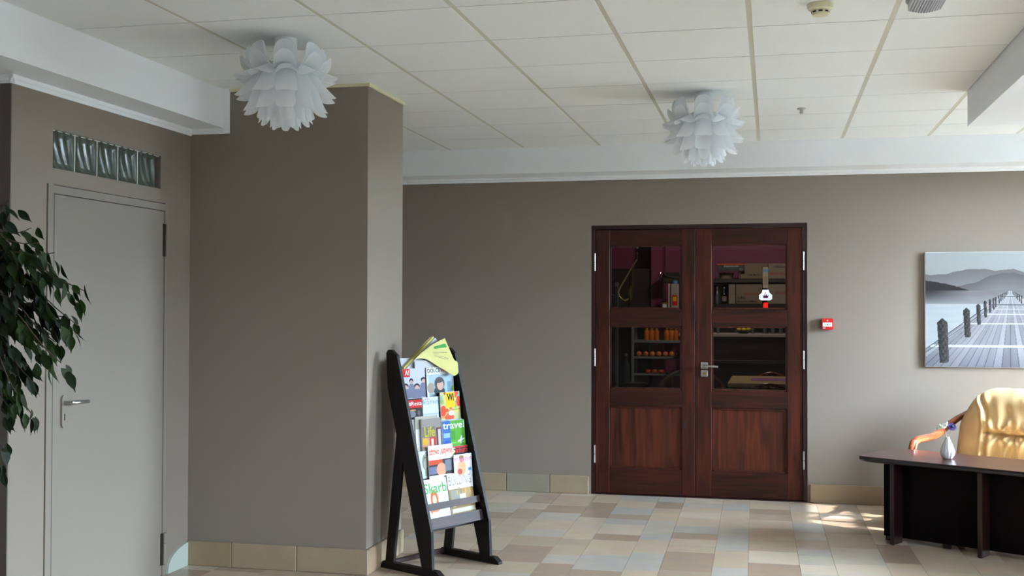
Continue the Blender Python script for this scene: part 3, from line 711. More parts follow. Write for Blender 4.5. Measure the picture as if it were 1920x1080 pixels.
def pillow(x0, x1, y0, y1, z0, z1, name, nseg=30, p=5):
    mb = MB()
    for sgn in (1, -1):
        G = []
        for j in range(nseg+1):
            row = []
            for i in range(nseg+1):
                u, v = -1+2*i/nseg, -1+2*j/nseg; h = max(0, (1-abs(u)**p)*(1-abs(v)**p))**.4
                row.append(((x0+x1)/2+u*(x1-x0)/2, (y0+y1)/2+v*(y1-y0)/2, (z0+z1)/2+sgn*h*(z1-z0)/2))
            G.append(row if sgn > 0 else row[::-1])
        mb.grid(G)
    me = mb.mesh(name, M['leather'], None); b = bmesh.new(); b.from_mesh(me); bmesh.ops.remove_doubles(b, verts=b.verts, dist=.001); bmesh.ops.recalc_face_normals(b, faces=b.faces); b.to_mesh(me); b.free(); me.shade_smooth(); return link(name, me, sf)
pillow(-.45, .45, -.56, .08, .24, .44, 'seat_cushion')
MB().bbox(-.50, .50, -.50, .30, .16, .26, .01, 2).build('frame', M['armwood'], sf)
for s in (-1, 1):
    xa = s*.53
    spine = [(-.515, .48), (-.512, .53), (-.485, .57), (-.43, .584), (-.33, .584), (-.22, .584), (-.10, .592), (-.01, .612), (.08, .645), (.18, .69), (.27, .735)]
    am = MB(); G = []
    for (yy, zz), ww in zip(spine, [.016, .022, .027, .03, .031, .031, .031, .03, .028, .026, .022]):
        am_ring = []
    am.tube([(xa-s*q, a, b_) for (a, b_), q in zip(spine, (0, 0, 0, 0, 0, 0, 0, 0, .01, .04, .09))], [.017, .021, .024, .026, .027, .027, .027, .027, .026, .024, .02], 14)
    ar = am.build('arm', M['armwood'], sf, 60)
    MB().tube([(xa-.022*s, a, b_-.002) for a, b_ in spine[:6]], [.009, .012, .013, .013, .012, .006], 10).build('arm_groove', M['armwood'], ar, 60)
    MB().tube([(xa, -.515, .485), (xa, -.5, .35), (xa, -.47, .2), (xa, -.46, 0)], [.018, .022, .026, .022], 12).build('leg', M['armwood'], sf, 60)
    MB().tube([(s*.40, .26, .72), (s*.40, .27, .5), (s*.40, .28, .25), (s*.40, .31, 0)], [.02, .024, .028, .022], 12).build('leg', M['armwood'], sf, 60)
    MB().tube([(xa, -.47, .22), (s*.40, .28, .22)], .02, 10).build('side_rail', M['armwood'], sf, 60)

# ---- potted fig: drooping branches, every near leaf a part
fg = empty('fig_tree', (-2.95, 3.55, 0)); tag(fg, 'weeping fig with glossy dark drooping leaves at the picture edge', 'plant')
MB().lathe([(.13, 0), (.135, .01), (.175, .30), (.19, .31), (.19, .35), (.17, .35), (.165, .3)], 32).build('pot', M['pot'], fg, 40)
MB().lathe([(.163, .28), (.16, .315), (.05, .325)], 24).build('soil', M['soil'], fg, 40)
trunk = [(0, 0, .3), (.01, .01, .6), (-.02, .0, .9), (.01, -.01, 1.2), (.02, .01, 1.5), (0, 0, 1.8), (.01, .01, 2.0)]
MB().tube(trunk, [.022, .02, .018, .016, .013, .009, .005], 10).build('trunk', M['bark'], fg, 60)
def leaf_mesh(L, Wd, fold):
    prof = [(0, .02), (.12, .5), (.3, .92), (.45, 1), (.6, .84), (.74, .5), (.83, .2), (1, .02)]
    v = []; f = []
    for t, w_ in prof:
        dz = -.16*t*t*L
        v += [(L*t, -Wd*w_, dz+fold*Wd*w_), (L*t, 0, dz), (L*t, Wd*w_, dz+fold*Wd*w_)]
    for i in range(len(prof)-1): a = i*3; f += [(a, a+3, a+4, a+1), (a+1, a+4, a+5, a+2)]
    return MB().add(v, f).mesh('leaf', M['leaf'], 180)
LV = [leaf_mesh(.066, .0148, .35), leaf_mesh(.074, .0152, .2), leaf_mesh(.054, .0132, .5)]
rl = random.Random(11); stuff = MB(); nleaf = 0
def put_leaf(p, d, near, sc):
    global nleaf
    d = d.normalized(); up = Vector((rl.uniform(-.6, .6), rl.uniform(-1.0, .2), rl.uniform(.1, .9)))
    y = up.cross(d)
    if y.length < .1: y = Vector((1, 0, 0)).cross(d)
    y.normalize(); z = d.cross(y); me = rl.choice(LV)
    Mx = Matrix(((d.x*sc, y.x*sc, z.x*sc, p.x), (d.y*sc, y.y*sc, z.y*sc, p.y), (d.z*sc, y.z*sc, z.z*sc, p.z), (0, 0, 0, 1)))
    if near and nleaf < 300 and p.x > .17:
        o = link('leaf', me, fg); o.matrix_local = Mx; nleaf += 1
    else:
        stuff.add([Mx @ v.co for v in me.vertices], [tuple(q.vertices) for q in me.polygons])
def branch(z0, tip, droop, near=True, dens=.0125, twigs=True, lsc=1.08):
    a = Vector((.01, 0, z0)); t = Vector(tip); n = 14; pts = []
    for i in range(n+1):
        s = i/n; p = a.lerp(t, s); p.z += droop*math.sin(PI*min(1, s*.95))*.9; p += Vector((0, .012*math.sin(s*9+z0*7), .01*math.sin(s*13))); pts.append(p)
    MB().tube(pts, [.0042*(1-.8*i/n)+.0009 for i in range(n+1)], 6).build('branch', M['bark'], fg, 60)
    L = sum((pts[i+1]-pts[i]).length for i in range(n)); m = int(L/dens); side = 1
    for k in range(m):
        s = .18+.82*(k+1)/m; i = min(n-1, int(s*n)); p = pts[i].lerp(pts[i+1], s*n-i); tan = (pts[i+1]-pts[i]).normalized(); side = -side
        d = tan*.45+Vector((rl.uniform(-.3, .3), side*rl.uniform(.05, .5), -rl.uniform(.5, 1.5)))
        off = Vector((rl.uniform(-.02, .02), rl.uniform(-.05, .05), rl.uniform(-.05, .01)))
        put_leaf(p+off, d, near, rl.uniform(.75, 1.12)*lsc)
# tips given relative to the trunk foot: x right, y depth, z height
for z0, tip, dr in ((1.55, (.57, .02, 1.52), .13), (1.5, (.50, -.05, 1.66), .08), (1.5, (.52, .06, 1.39), .17), (1.38, (.53, -.04, 1.26), .17), (1.42, (.42, .08, 1.33), .16),
                    (1.6, (.40, .0, 1.70), .07), (1.6, (.33, .05, 1.76), .05), (1.3, (.40, -.08, 1.14), .17), (1.25, (.36, .05, 1.07), .15), (1.2, (.33, -.03, 1.10), .12),
                    (1.35, (.44, .12, 1.43), .1), (1.45, (.36, -.1, 1.5), .1), (1.3, (.30, .1, 1.25), .1), (1.1, (.27, .0, .89), .16), (1.7, (.29, -.02, 1.86), .03), (1.4, (.30, -.12, 1.36), .12), (1.55, (.36, .1, 1.6), .1), (1.5, (.42, -.02, 1.55), .1), (1.35, (.36, .03, 1.2), .14), (1.45, (.33, .02, 1.42), .1), (1.62, (.30, .0, 1.68), .05)):
    branch(z0, tip, dr)
for k in range(16):
    a = rl.uniform(PI*.5, PI*1.6); z0 = rl.uniform(1.1, 1.8); R = rl.uniform(.25, .42)
    branch(z0, (R*math.cos(a), R*math.sin(a)*.9, z0+rl.uniform(-.25, .2)), .1, near=False, dens=.03)
o = stuff.build('foliage', M['leaf'], fg, None); o['kind'] = 'stuff'

# ================================================================== MAGAZINE RACK
RO, RTH = Vector((-1.826, 6.008, 0)), -.478
RM = Matrix.Translation(RO) @ Matrix.Rotation(PI/2+RTH, 4, 'Z')       # local x: along the width, y: to the back, z: up
rk = empty('magazine_rack', RO, PI/2+RTH); tag(rk, 'dark wooden leaning magazine rack beside the pier', 'magazine rack')
RWID, th = .48, .02
for x0 in (-.012, RWID-.012):
    MB().prism([(.36, 1.225), (.345, 1.243), (.316, 1.243), (.273, 1.211), (-.003, .247), (-.013, .035), (.066, .035), (.225, .616), (.274, .763), (.346, 1.026)], 'x', x0, x0+th).build('side_board', M['rack'], rk, None)
    MB().prism([(.274, .763), (.225, .616), (.295, .035), (.361, .035)], 'x', x0+.001, x0+th-.001).build('back_leg', M['rack'], rk, None)
    MB().prism([(-.085, 0), (.392, 0), (.392, .012), (.37, .04), (-.05, .04), (-.085, .014)], 'x', x0-.008, x0+th+.008).build('runner', M['rack'], rk, None)
SY0, SZ0 = .035, .24
SL = Vector((0, .25, .98)).normalized(); NN = Vector((0, -.98, .25)).normalized()
def slope(s, o=0.0): return Vector((0, SY0, SZ0))+SL*s+NN*o
xa, xb = th-.012, RWID-.012
def slat(s0, s1, o0, o1, name, m):
    p = [slope(s0, o0), slope(s0, o1), slope(s1, o1), slope(s1, o0)]
    return MB().prism([(q.y, q.z) for q in p], 'x', xa, xb).build(name, m, rk, None)
slat(.112, .150, -.012, .002, 'front_rail', M['rack_h']); slat(.008, .068, -.012, .004, 'front_rail', M['rack_h'])
slat(-.005, .98, -.09, -.082, 'back_panel', M['rack'])
for s in (.0, .17, .33, .49, .65): slat(s, s+.014, -.084, -.06, 'shelf', M['rack'])
slat(.272, .296, -.052, -.044, 'rail', M['rack_h'])
MB().box(xa, xb, .345, .368, .012, .036).build('stretcher', M['rack_h'], rk, None)

# cover art: small pictures painted from shapes
def cover(fn, nx=76, ny=94):
    U, V = np.meshgrid(np.linspace(0, 1, nx), np.linspace(0, 1, ny)); img = np.zeros((ny, nx, 3)); return fn(U, V, img)
def fill(img, k, c): img[k] = c
def ell(U, V, cx, cy, rx, ry): return ((U-cx)/rx)**2+((V-cy)/ry)**2 < 1
def rec(U, V, a, b, c, d): return (U >= a) & (U <= c) & (V >= b) & (V <= d)
def art_group(U, V, i):
    i[:] = (196, 200, 218); i += (V[..., None]-.5)*24
    for cx, cy, r in ((.16, .42, .11), (.40, .58, .09), (.63, .40, .12), (.93, .60, .12)):
        fill(i, ell(U, V, cx, cy-.32, r*1.6, .26), (120, 124, 150)); fill(i, ell(U, V, cx, cy+.015, r, .085), (46, 40, 62)); fill(i, ell(U, V, cx, cy-.03, r*.7, .065), (206, 170, 160))
    return i
def art_portrait(U, V, i):
    i[:] = (172, 200, 212); fill(i, rec(U, V, .0, 0, .06, .72), (236, 240, 242)); fill(i, ell(U, V, .14, .30, .14, .18), (170, 160, 150)); fill(i, rec(U, V, .75, 0, .9, .5), (120, 160, 184))
    fill(i, ell(U, V, .45, .18, .2, .18), (60, 66, 78)); fill(i, ell(U, V, .46, .44, .19, .23), (92, 88, 92)); fill(i, ell(U, V, .49, .38, .12, .17), (214, 176, 160)); fill(i, ell(U, V, .44, .52, .13, .06), (86, 80, 82))
    fill(i, V > .76, (240, 243, 245)); fill(i, rec(U, V, .9, 0, 1, .6), (196, 190, 214)); fill(i, ell(U, V, .95, .25, .05, .1), (150, 180, 70)); return i
def art_resta(U, V, i):
    i[:] = (52, 46, 48); fill(i, rec(U, V, 0, .66, 1, .95), (204, 40, 38)); fill(i, ell(U, V, .35, .44, .22, .12), (120, 124, 134)); fill(i, ell(U, V, .4, .58, .2, .03), (198, 150, 110)); fill(i, ell(U, V, .78, .47, .1, .1), (96, 92, 96)); return i
def art_komin(U, V, i):
    i[:] = (214, 228, 236); i += (V[..., None]-.6)*20; fill(i, rec(U, V, .0, .36, 1, .41), (176, 190, 204)); fill(i, rec(U, V, .14, 0, .2, .36), (160, 176, 192)); fill(i, rec(U, V, .36, 0, .42, .3), (182, 196, 208)); fill(i, rec(U, V, .62, .08, .86, .34), (112, 128, 146)); return i
def art_wi(U, V, i):
    i[:] = (206, 206, 150); r = np.random.default_rng(4)
    for k in range(46):
        c = [(236, 84, 56), (240, 150, 90), (150, 186, 90), (236, 206, 110), (120, 186, 160), (226, 70, 52)][k % 6]; fill(i, ell(U, V, r.uniform(0, 1), r.uniform(0, 1), r.uniform(.04, .12), r.uniform(.03, .1)), c)
    fill(i, ell(U, V, .93, .66, .13, .18), (228, 66, 46)); fill(i, ell(U, V, .12, .36, .15, .18), (232, 76, 46)); fill(i, ell(U, V, .42, .12, .24, .12), (234, 92, 62)); fill(i, ell(U, V, .52, .26, .14, .08), (250, 236, 226))
    fill(i, rec(U, V, .26, .46, .74, .97), (240, 200, 20)); return i
def art_travel(U, V, i):
    i[:] = (62, 112, 186); fill(i, U > .36, (88, 170, 56)); fill(i, rec(U, V, .36, .3, .55, .62), (70, 150, 60)); fill(i, rec(U, V, .05, .38, .32, .55), (150, 190, 226)); fill(i, ell(U, V, .2, .15, .16, .14), (52, 90, 170)); fill(i, rec(U, V, .36, .14, 1, .2), (130, 200, 90)); return i
def art_zdrowo(U, V, i):
    i[:] = (242, 240, 238); fill(i, rec(U, V, 0, 0, 1, .52), (70, 64, 76)); fill(i, rec(U, V, 0, .36, .55, .52), (206, 84, 50)); fill(i, ell(U, V, .5, .18, .2, .22), (222, 162, 130)); fill(i, rec(U, V, .02, .05, .3, .3), (112, 118, 150)); fill(i, rec(U, V, .66, .1, .95, .48), (126, 130, 142)); return i
def art_klub(U, V, i):
    i[:] = (58, 54, 60); fill(i, V > .93, (190, 50, 46)); fill(i, ell(U, V, .08, .8, .09, .1), (236, 190, 40)); return i
def art_life(U, V, i):
    i[:] = (206, 220, 226); fill(i, ell(U, V, .95, .6, .42, .36), (150, 148, 136)); fill(i, ell(U, V, .98, .5, .3, .3), (214, 208, 196)); fill(i, ell(U, V, .95, .2, .22, .2), (172, 168, 150)); return i
def art_magazyn(U, V, i):
    i[:] = (238, 238, 240); fill(i, ell(U, V, .42, .38, .24, .36), (224, 178, 140)); fill(i, ell(U, V, .44, .78, .13, .14), (206, 164, 120)); fill(i, ell(U, V, .42, .88, .14, .08), (150, 128, 80)); fill(i, ell(U, V, .3, .2, .14, .14), (206, 96, 80)); fill(i, rec(U, V, .76, .2, .96, .34), (110, 160, 210)); return i
def art_skarb(U, V, i):
    i[:] = (240, 244, 242); fill(i, ell(U, V, .46, .56, .15, .22), (196, 116, 74)); fill(i, ell(U, V, .46, .55, .075, .11), (240, 208, 186)); fill(i, ell(U, V, .46, .36, .16, .06), (222, 150, 112)); fill(i, ell(U, V, .3, .33, .05, .05), (214, 140, 100))
    fill(i, rec(U, V, .1, .12, .5, .135), (180, 186, 186)); fill(i, rec(U, V, .5, .03, .85, .045), (176, 120, 126)); return i
def art_deco(U, V, i):
    i[:] = (244, 244, 242); k = V < .68; i[k] = (150, 128, 84); fill(i, rec(U, V, .06, .42, .48, .66), (150, 152, 140)); fill(i, rec(U, V, .5, .36, .95, .68), (178, 150, 104)); fill(i, rec(U, V, .42, .42, .66, .56), (246, 244, 236)); fill(i, ell(U, V, .5, .1, .3, .08), (110, 92, 48)); fill(i, ell(U, V, .15, .38, .12, .06), (214, 206, 150))
    for u in (.32, .66, .85): fill(i, rec(U, V, u, .56, u+.04, .66), (226, 176, 80))
    fill(i, rec(U, V, .05, .2, .95, .28), (214, 206, 190)); return i
def art_back(U, V, i):
    i[:] = (150, 160, 172); fill(i, ell(U, V, .6, .8, .3, .2), (200, 206, 214)); return i
def art_tab(U, V, i):
    i[:] = (150, 142, 138); fill(i, rec(U, V, 0, .34, .68, .72), (124, 118, 110)); fill(i, rec(U, V, .0, .0, .36, .34), (206, 150, 120)); fill(i, ell(U, V, .16, .2, .16, .12), (228, 176, 60)); fill(i, rec(U, V, .38, 0, .72, .34), (196, 66, 56)); fill(i, rec(U, V, .46, .02, .58, .28), (228, 222, 216)); fill(i, rec(U, V, .74, 0, 1, .66), (104, 52, 56)); fill(i, rec(U, V, .84, 0, .98, .6), (200, 198, 198)); return i

def sheet_matrix(x, s, o, tilt):
    """origin at rack width x, slope position s, offset o in front of the slope; local x right, y up the sheet, z outwards"""
    p = slope(s, o); u = SL*math.cos(tilt)+NN*math.sin(tilt); n = NN*math.cos(tilt)-SL*math.sin(tilt)
    return RM @ Matrix(((1, u.x, n.x, x), (0, u.y, n.y, p.y), (0, u.z, n.z, p.z), (0, 0, 0, 1)))
def magazine(label, x0, x1, stop, h, otop, tilt, art, texts, t=.006, name='magazine', lean=0.0, vis=1.0):
    w = x1-x0; hh = h*math.cos(tilt)
    root = empty(name); root.matrix_world = sheet_matrix(x0, stop-hh, otop-h*math.sin(tilt), tilt) @ Matrix.Rotation(lean, 4, 'Z')
    tag(root, label, 'magazine', 'magazines on the wooden rack')
    MB().bbox(0, w, 0, h, -t, 0, .0012, 1).build('pages', M['paper'], root)
    img = cover(art); img += rng.normal(0, 3, img.shape)
    # the art fills the upper part that shows above the tier in front
    hv = h*vis
    link('cover_print', paint_mesh('cover_print', img, w-.002, hv-.001, M['print'], lambda a, b_: (a+.001, h-hv+b_, .0006)), root)
    for body, mk, a, b_, c, d, bold in texts:
        text('lettering', body, M[mk], root, a*w, c*w, h-hv+b_*hv, h-hv+d*hv, lambda px, py: (px, py, .0011), bold)
    return root
TI = .17
# tier 1 (top)
magazine('magazine with a red A! corner and four people on the cover', .024, .214, .925, .26, -.012, TI, art_group, [], vis=.66)
m1 = bpy.data.objects['magazine']
MB().box(0, .066, .213, .2595, .0007, .0014).build('red_corner', M['ink_red'], m1, None)
text('lettering', 'A!', M['ink_white'], m1, .028, .058, .222, .252, lambda a, b_: (a, b_, .0019), .02)
magazine('DOLCE VITA magazine with a fringed face on the cover', .224, .452, .925, .26, -.010, TI, art_portrait, [('DOLCE', 'ink_black', .04, .82, .50, .96, .012), ('VITA', 'ink_red', .51, .82, .86, .96, .012)], vis=.66)
# tier 2
magazine('dark magazine with a red Resta title block', .024, .150, .752, .24, -.014, TI, art_resta, [('#Resta', 'ink_white', .13, .73, .98, .89, .006)], vis=.66)
magazine('pale blue komin magazine between the red and the flowered ones', .154, .284, .752, .24, -.012, TI, art_komin, [('komin', 'ink_blue', .04, .74, .98, .93, -.004), ('swiat', 'ink_pink', .06, .91, .42, .985, 0)], vis=.66)
magazine('Wi magazine with bright red and green flowers', .288, .455, .772, .25, .004, TI, art_wi, [('Wi', 'ink_black', .34, .68, .68, .94, .03)], vis=.68)
# tier 3
magazine('blue and green travel magazine with a white aeroplane', .268, .462, .603, .24, -.004, TI, art_travel, [('travel', 'ink_white', .03, .70, .97, .96, .014)], vis=.66)
mt = [o for o in bpy.data.objects if o.name.startswith('magazine') and 'travel' in str(o.get('label', ''))][0]
MB().prism([(.128, .118), (.148, .126), (.158, .146), (.166, .146), (.162, .128), (.184, .132), (.186, .127), (.160, .117), (.156, .098), (.150, .099), (.150, .113), (.13, .112)], 'z', .0008, .0013).build('aeroplane', M['ink_white'], mt, None)
magazine('white magazine hidden behind the travel magazine', .262, .452, .612, .24, -.014, TI, art_back, [], vis=.3)
# tier 3 left: folded newspapers bundle
magazine('folded tabloid with yellow lettering on the third tier', .105, .262, .628, .24, -.002, TI, art_tab, [('Life', 'ink_lemon', .12, .36, .66, .72, .02)], t=.012, name='tabloid', vis=.68)
magazine('tan newspaper folded behind the yellow lettered tabloid', .075, .25, .646, .24, -.018, TI, lambda U, V, i: i+np.array((186, 180, 166)), [], t=.01, name='newspaper', vis=.3)
magazine('grey newspaper with curled pages on the third tier', .06, .20, .634, .23, -.03, TI, lambda U, V, i: i+np.array((196, 190, 178)), [], t=.008, name='newspaper', vis=.3)
magazine('ochre magazine peeking out at the end of the third tier', .032, .15, .618, .22, -.04, TI, lambda U, V, i: i+np.array((190, 178, 84)), [], t=.004, vis=.3)
# tier 4
magazine('magazine with white IFE letters at the end of the fourth tier', .024, .128, .448, .22, -.018, TI, art_life, [('IFE', 'ink_white', .45, .80, .9, .97, .01)], vis=.7)
magazine('white zdrowo i aktywnie magazine with red title', .114, .316, .470, .25, .004, TI, art_zdrowo, [('zdrowo i aktywnie', 'ink_orange', .03, .62, .97, .93, .02)], vis=.68)
magazine('dark klub magazine with red letters behind the magazyn one', .318, .458, .452, .22, -.012, TI, art_klub, [('S', 'ink_white', .04, .76, .22, .95, .02), ('klub', 'ink_red', .24, .74, .97, .95, .02)], vis=.7)
magazine('white magazyn magazine with a small figure on the cover', .306, .460, .400, .20, .006, TI, art_magazyn, [('magazyn', 'ink_pink', .03, .62, .97, .84, 0)], vis=.62)
# tier 5
magazine('white Skarb magazine with green title on the lowest tier', .022, .234, .286, .268, -.016, .05, art_skarb, [('Skarb', 'ink_green', .11, .70, .97, .92, .016)], vis=1)
magazine('white brochure standing behind the two lowest magazines', .20, .40, .312, .29, -.03, .05, lambda U, V, i: i+np.array((240, 242, 242)), [], vis=.3)
magazine('interior decoration magazine with a lamp photo on the lowest tier', .24, .447, .298, .28, -.014, .05, art_deco, [('BUILDING', 'ink_grey', .05, .76, .95, .95, -.01)], vis=1)
# newspapers behind the top tier
magazine('glossy grey magazine sticking out at the rack top', .018, .13, 1.0, .27, -.076, .0, art_back, [], t=.003, vis=.4)
magazine('pale grey paper beside the yellow newspaper on top', .07, .19, 1.0, .26, -.070, .0, lambda U, V, i: i+np.array((214, 218, 224)), [], t=.003, vis=.4)
def top_paper(name, label, pts, o, tilt, m, lift=None, thick=.002):
    """a loose folded sheet given by its outline on the rack slope"""
    root = empty(name); root.matrix_world = sheet_matrix(0, 0, o, 0) @ Matrix.Rotation(0, 4, 'X'); tag(root, label, 'newspaper', 'newspapers on top of the rack')
    n = len(pts); l = lift or [0]*n
    v = [(p[0], p[1], q) for p, q in zip(pts, l)]+[(p[0], p[1], q-thick) for p, q in zip(pts, l)]
    f = [tuple(range(n)), tuple(range(n, 2*n))[::-1]]+[(i, n+i, n+(i+1) % n, (i+1) % n) for i in range(n)]
    MB().add(v, f).build('sheet', m, root, None); return root
top_paper('newspaper', 'ochre folded paper at the back of the top newspapers', [(.08, .80), (.085, .945), (.355, 1.118), (.372, 1.122), (.36, .95), (.3, .8)], -.062, 0, M['yellow_d'])
top_paper('newspaper', 'yellow paper edge behind the white folded newspaper', [(.09, .80), (.09, .94), (.378, 1.122), (.39, 1.10), (.37, .95), (.3, .8)], -.056, 0, M['yellow'])
wp_ = top_paper('newspaper', 'white folded newspaper between the yellow ones on top', [(.095, .80), (.095, .93), (.385, 1.112), (.398, 1.098), (.40, .95), (.33, .8)], -.048, 0, M['newsprint'], None, .005)
top_paper('newspaper', 'grey printed newspaper under the drooping yellow one', [(.15, .86), (.155, .972), (.25, .97), (.37, .93), (.37, .86)], -.024, 0, M['newsprint'], [-.016, 0, 0, 0, -.016], .003)
yl = empty('newspaper'); yl.matrix_world = sheet_matrix(0, 0, 0, 0); tag(yl, 'pale yellow newspaper drooping over the top magazines', 'newspaper', 'newspapers on top of the rack')
G = []
N1 = 20
top_e = [(.157, .983), (.213, 1.015), (.314, 1.063), (.433, 1.10)]
bot_e = [(.157, .981), (.202, .983), (.246, .976), (.294, .942), (.345, .905), (.402, .858)]
rt_e = [(.433, 1.10), (.442, 1.03), (.45, .958), (.473, .946), (.45, .874), (.402, .858)]
def lerp_path(P, t):
    P = [Vector((a, b_, 0)) for a, b_ in P]; L = [(P[i+1]-P[i]).length for i in range(len(P)-1)]; d = t*sum(L)
    for i, l in enumerate(L):
        if d <= l or i == len(L)-1: return P[i].lerp(P[i+1], min(1, d/l))
        d -= l
for j in range(N1+1):
    v = j/N1; row = []; rp = lerp_path(rt_e, 1-v)
    for i in range(N1+1):
        u = i/N1; b0 = lerp_path(bot_e, u); t0 = lerp_path(top_e, u); p = b0.lerp(t0, v); fl_ = b0.lerp(t0, v)
        e = bot_e[-1]; lin_r = Vector((e[0], e[1], 0)).lerp(Vector((top_e[-1][0], top_e[-1][1], 0)), v)
        p = p+(rp-lin_r)*u**3
        zz = -.016+.05*u*u*(1-v)**1.3+.008*u*math.sin(v*PI)
        row.append((p.x, p.y, zz))
    G.append(row)
ym = MB().grid(G); ys_ = ym.build('sheet', M['yellow'], yl, 180)
def on_sheet(a, b_):
    i = min(N1-1, int(a*N1)); j = min(N1-1, int(b_*N1)); fa, fb = a*N1-i, b_*N1-j
    q = [Vector(G[j][i]), Vector(G[j][i+1]), Vector(G[j+1][i+1]), Vector(G[j+1][i])]
    p = q[0]*(1-fa)*(1-fb)+q[1]*fa*(1-fb)+q[2]*fa*fb+q[3]*(1-fa)*fb; return (p.x, p.y, p.z+.0015)
def stripe(a0, a1, b0, b1, m):
    MB().grid([[on_sheet(a0+(a1-a0)*i/6, b_) for i in range(7)] for b_ in (b0, b1)]).build('printed_line', m, yl, None)
stripe(.60, .95, .80, .89, M['ink_green'])
for b_ in (.66, .58, .5, .43): stripe(.52, .5+.42*(.7+.3*math.sin(b_*30)), b_, b_+.014, M['ink_grey'])

# ================================================================== CAFE BEHIND THE DOUBLE DOOR
M['magenta'] = mat('magenta wall paint', (116, 26, 72), .6, noise=.04, nscale=3)
M['cafe_dark'] = mat('dark brown cafe wall', (40, 30, 28), .6, noise=.1)
M['cafe_floor'] = mat('dark cafe floor', (70, 56, 46), .4, noise=.15, nscale=6)
M['grey_metal'] = mat('grey painted shelf', (120, 122, 122), .45)
M['carton'] = mat('brown cardboard', (128, 109, 95), .8, noise=.06, nscale=12)
M['carton2'] = mat('pale cardboard', (142, 126, 114), .8, noise=.06, nscale=12)
M['orange'] = mat('orange peel', (232, 118, 20), .45, noise=.08, nscale=40, bump=.3, bscale=300)
M['tomato'] = mat('tomato skin', (206, 62, 22), .3, noise=.12, nscale=14)
M['jar_fill'] = mat('orange preserve', (206, 104, 20), .3, noise=.25, nscale=30)
M['lemon'] = mat('lemon peel', (206, 186, 36), .45)
M['bottle'] = mat('dark bottle glass', (34, 26, 24), .08, coat=.6)
M['bottle_c'] = mat('grey bottle glass', (84, 90, 92), .08, coat=.6)
M['brassy'] = mat('polished brass', (236, 208, 150), .35, 1)
M['old_brass'] = mat('dull brass', (150, 124, 50), .4, .8)
M['chrome'] = mat('chrome', (210, 212, 214), .1, 1)
M['counter'] = mat('grey counter edge', (150, 138, 134), .4)
M['bar_front'] = mat('dark bar front', (32, 22, 20), .4, noise=.15, nscale=6)
M['purple'] = mat('purple table runner', (126, 72, 134), .7, noise=.05)
M['sign_lit'] = mat('lit white sign', (235, 238, 255), .4, emit=(226, 230, 255), estr=.45)
M['red_lit'] = mat('lit red sign', (230, 30, 20), .4, emit=(255, 30, 16), estr=.4)
M['crown'] = mat('crown print', (96, 30, 96), .5)
CY = 14.1
struct(MB().box(-4.3, XR, D+.22, CY+.2, -.12, -.004).build('floor_cafe', M['cafe_floor'], smooth=None), 'dark floor of the cafe behind the double door', 'floor')
struct(MB().box(-4.3, XR, CY, CY+.2, -.004, 2.95).build('wall_cafe_back', M['magenta'], smooth=None), 'magenta back wall of the cafe seen through the panes', 'wall')
struct(MB().box(-4.4, -4.3, D+.22, CY+.2, -.004, 2.95).build('wall_cafe_left', M['cafe_dark'], smooth=None), 'dark side wall of the cafe', 'wall')
struct(MB().box(XR, XR+.1, D+.22, CY+.2, -.004, 2.95).build('wall_cafe_right', M['cafe_dark'], smooth=None), 'dark far side wall of the cafe', 'wall')
struct(MB().box(-4.4, XR+.1, D+.2201, CY+.2, 2.85, 2.95).build('ceiling_cafe', M['cafe_dark'], smooth=None), 'dark cafe ceiling', 'ceiling')
struct(MB().box(-1.416, -1.281, 13.7, CY, 0, 2.85).build('wall_cafe_pillar', M['magenta'], smooth=None), 'magenta pillar seen through the left upper pane', 'pillar')
# unseen dim fill lamp, added to brighten the cafe things
r = empty('cafe_fill', (-.3, 11.9, 2.85)); tag(r, 'small round unseen fill lamp added to brighten the cafe', 'lamp')
MB().lathe([(.10, -.06), (.14, -.05), (.15, 0)], 24).build('housing', M['fixture'], r, 40)
pl_ = bpy.data.lights.new('cafe_fill_light', 'POINT'); pl_.energy = 20; pl_.color = (1, .86, .7); pl_.shadow_soft_size = .1
lo = bpy.data.objects.new('cafe_fill_light', pl_); COL.objects.link(lo); lo.parent = r; lo.location = (0, 0, -.18)
# dark cupboard
r = empty('dark_cupboard', (-1.69, 13.75, 0)); tag(r, 'tall dark cupboard left of the magenta pillar', 'cupboard')
MB().bbox(-.26, .26, 0, .34, 0, 1.963, .005, 1).build('body', M['bar_front'], r)
for s in (-1, 1): MB().bbox(s*.13-.12, s*.13+.12, -.018, 0, .06, 1.93, .004, 1).build('door', M['bar_front'], r)
# fruit shelf
r = empty('fruit_shelf', (-1.28, 13.3, 0)); tag(r, 'grey metal fruit shelf with jars and oranges', 'shelf')
SH = [(.60, .62), (.695, .712), (.889, .914), (1.076, 1.107), (1.44, 1.465)]
for z0, z1 in SH[1:]: MB().bbox(-.31, .34, 0, .34, z0, z1, .003, 1).build('shelf', M['grey_metal'], r)
for x in (-.31, .33):
    for y in (0, .33): MB().box(x-.015, x+.015, y-.012, y+.012, 0, 1.47).build('post', M['grey_metal'], r, None)
def jar(x, z, label, h=.135, w=.03):
    j = empty('preserve_jar', (x, 13.36, z)); tag(j, label, 'jar', 'jars on the fruit shelf')
    MB().lathe([(w*.9, 0), (w, .008), (w, h*.78), (w*.8, h*.86), (w*.8, h*.9)], 20).build('preserve', M['jar_fill'], j, 60)
    MB().lathe([(w*.86, h*.88), (w*.88, h*.9), (w*.88, h), (w*.8, h+.003)], 20).build('lid', M['brass'], j, 60)
for k, x in enumerate((-1.435, -1.375, -1.318, -1.2, -1.147, -1.092)):
    jar(x, 1.108, 'orange preserve jar on the fruit shelf, %s from its end' % ('first', 'second', 'third', 'fourth', 'fifth', 'last')[k])
ORD = ['first', 'second', 'third', 'fourth', 'fifth', 'sixth', 'seventh', 'eighth']
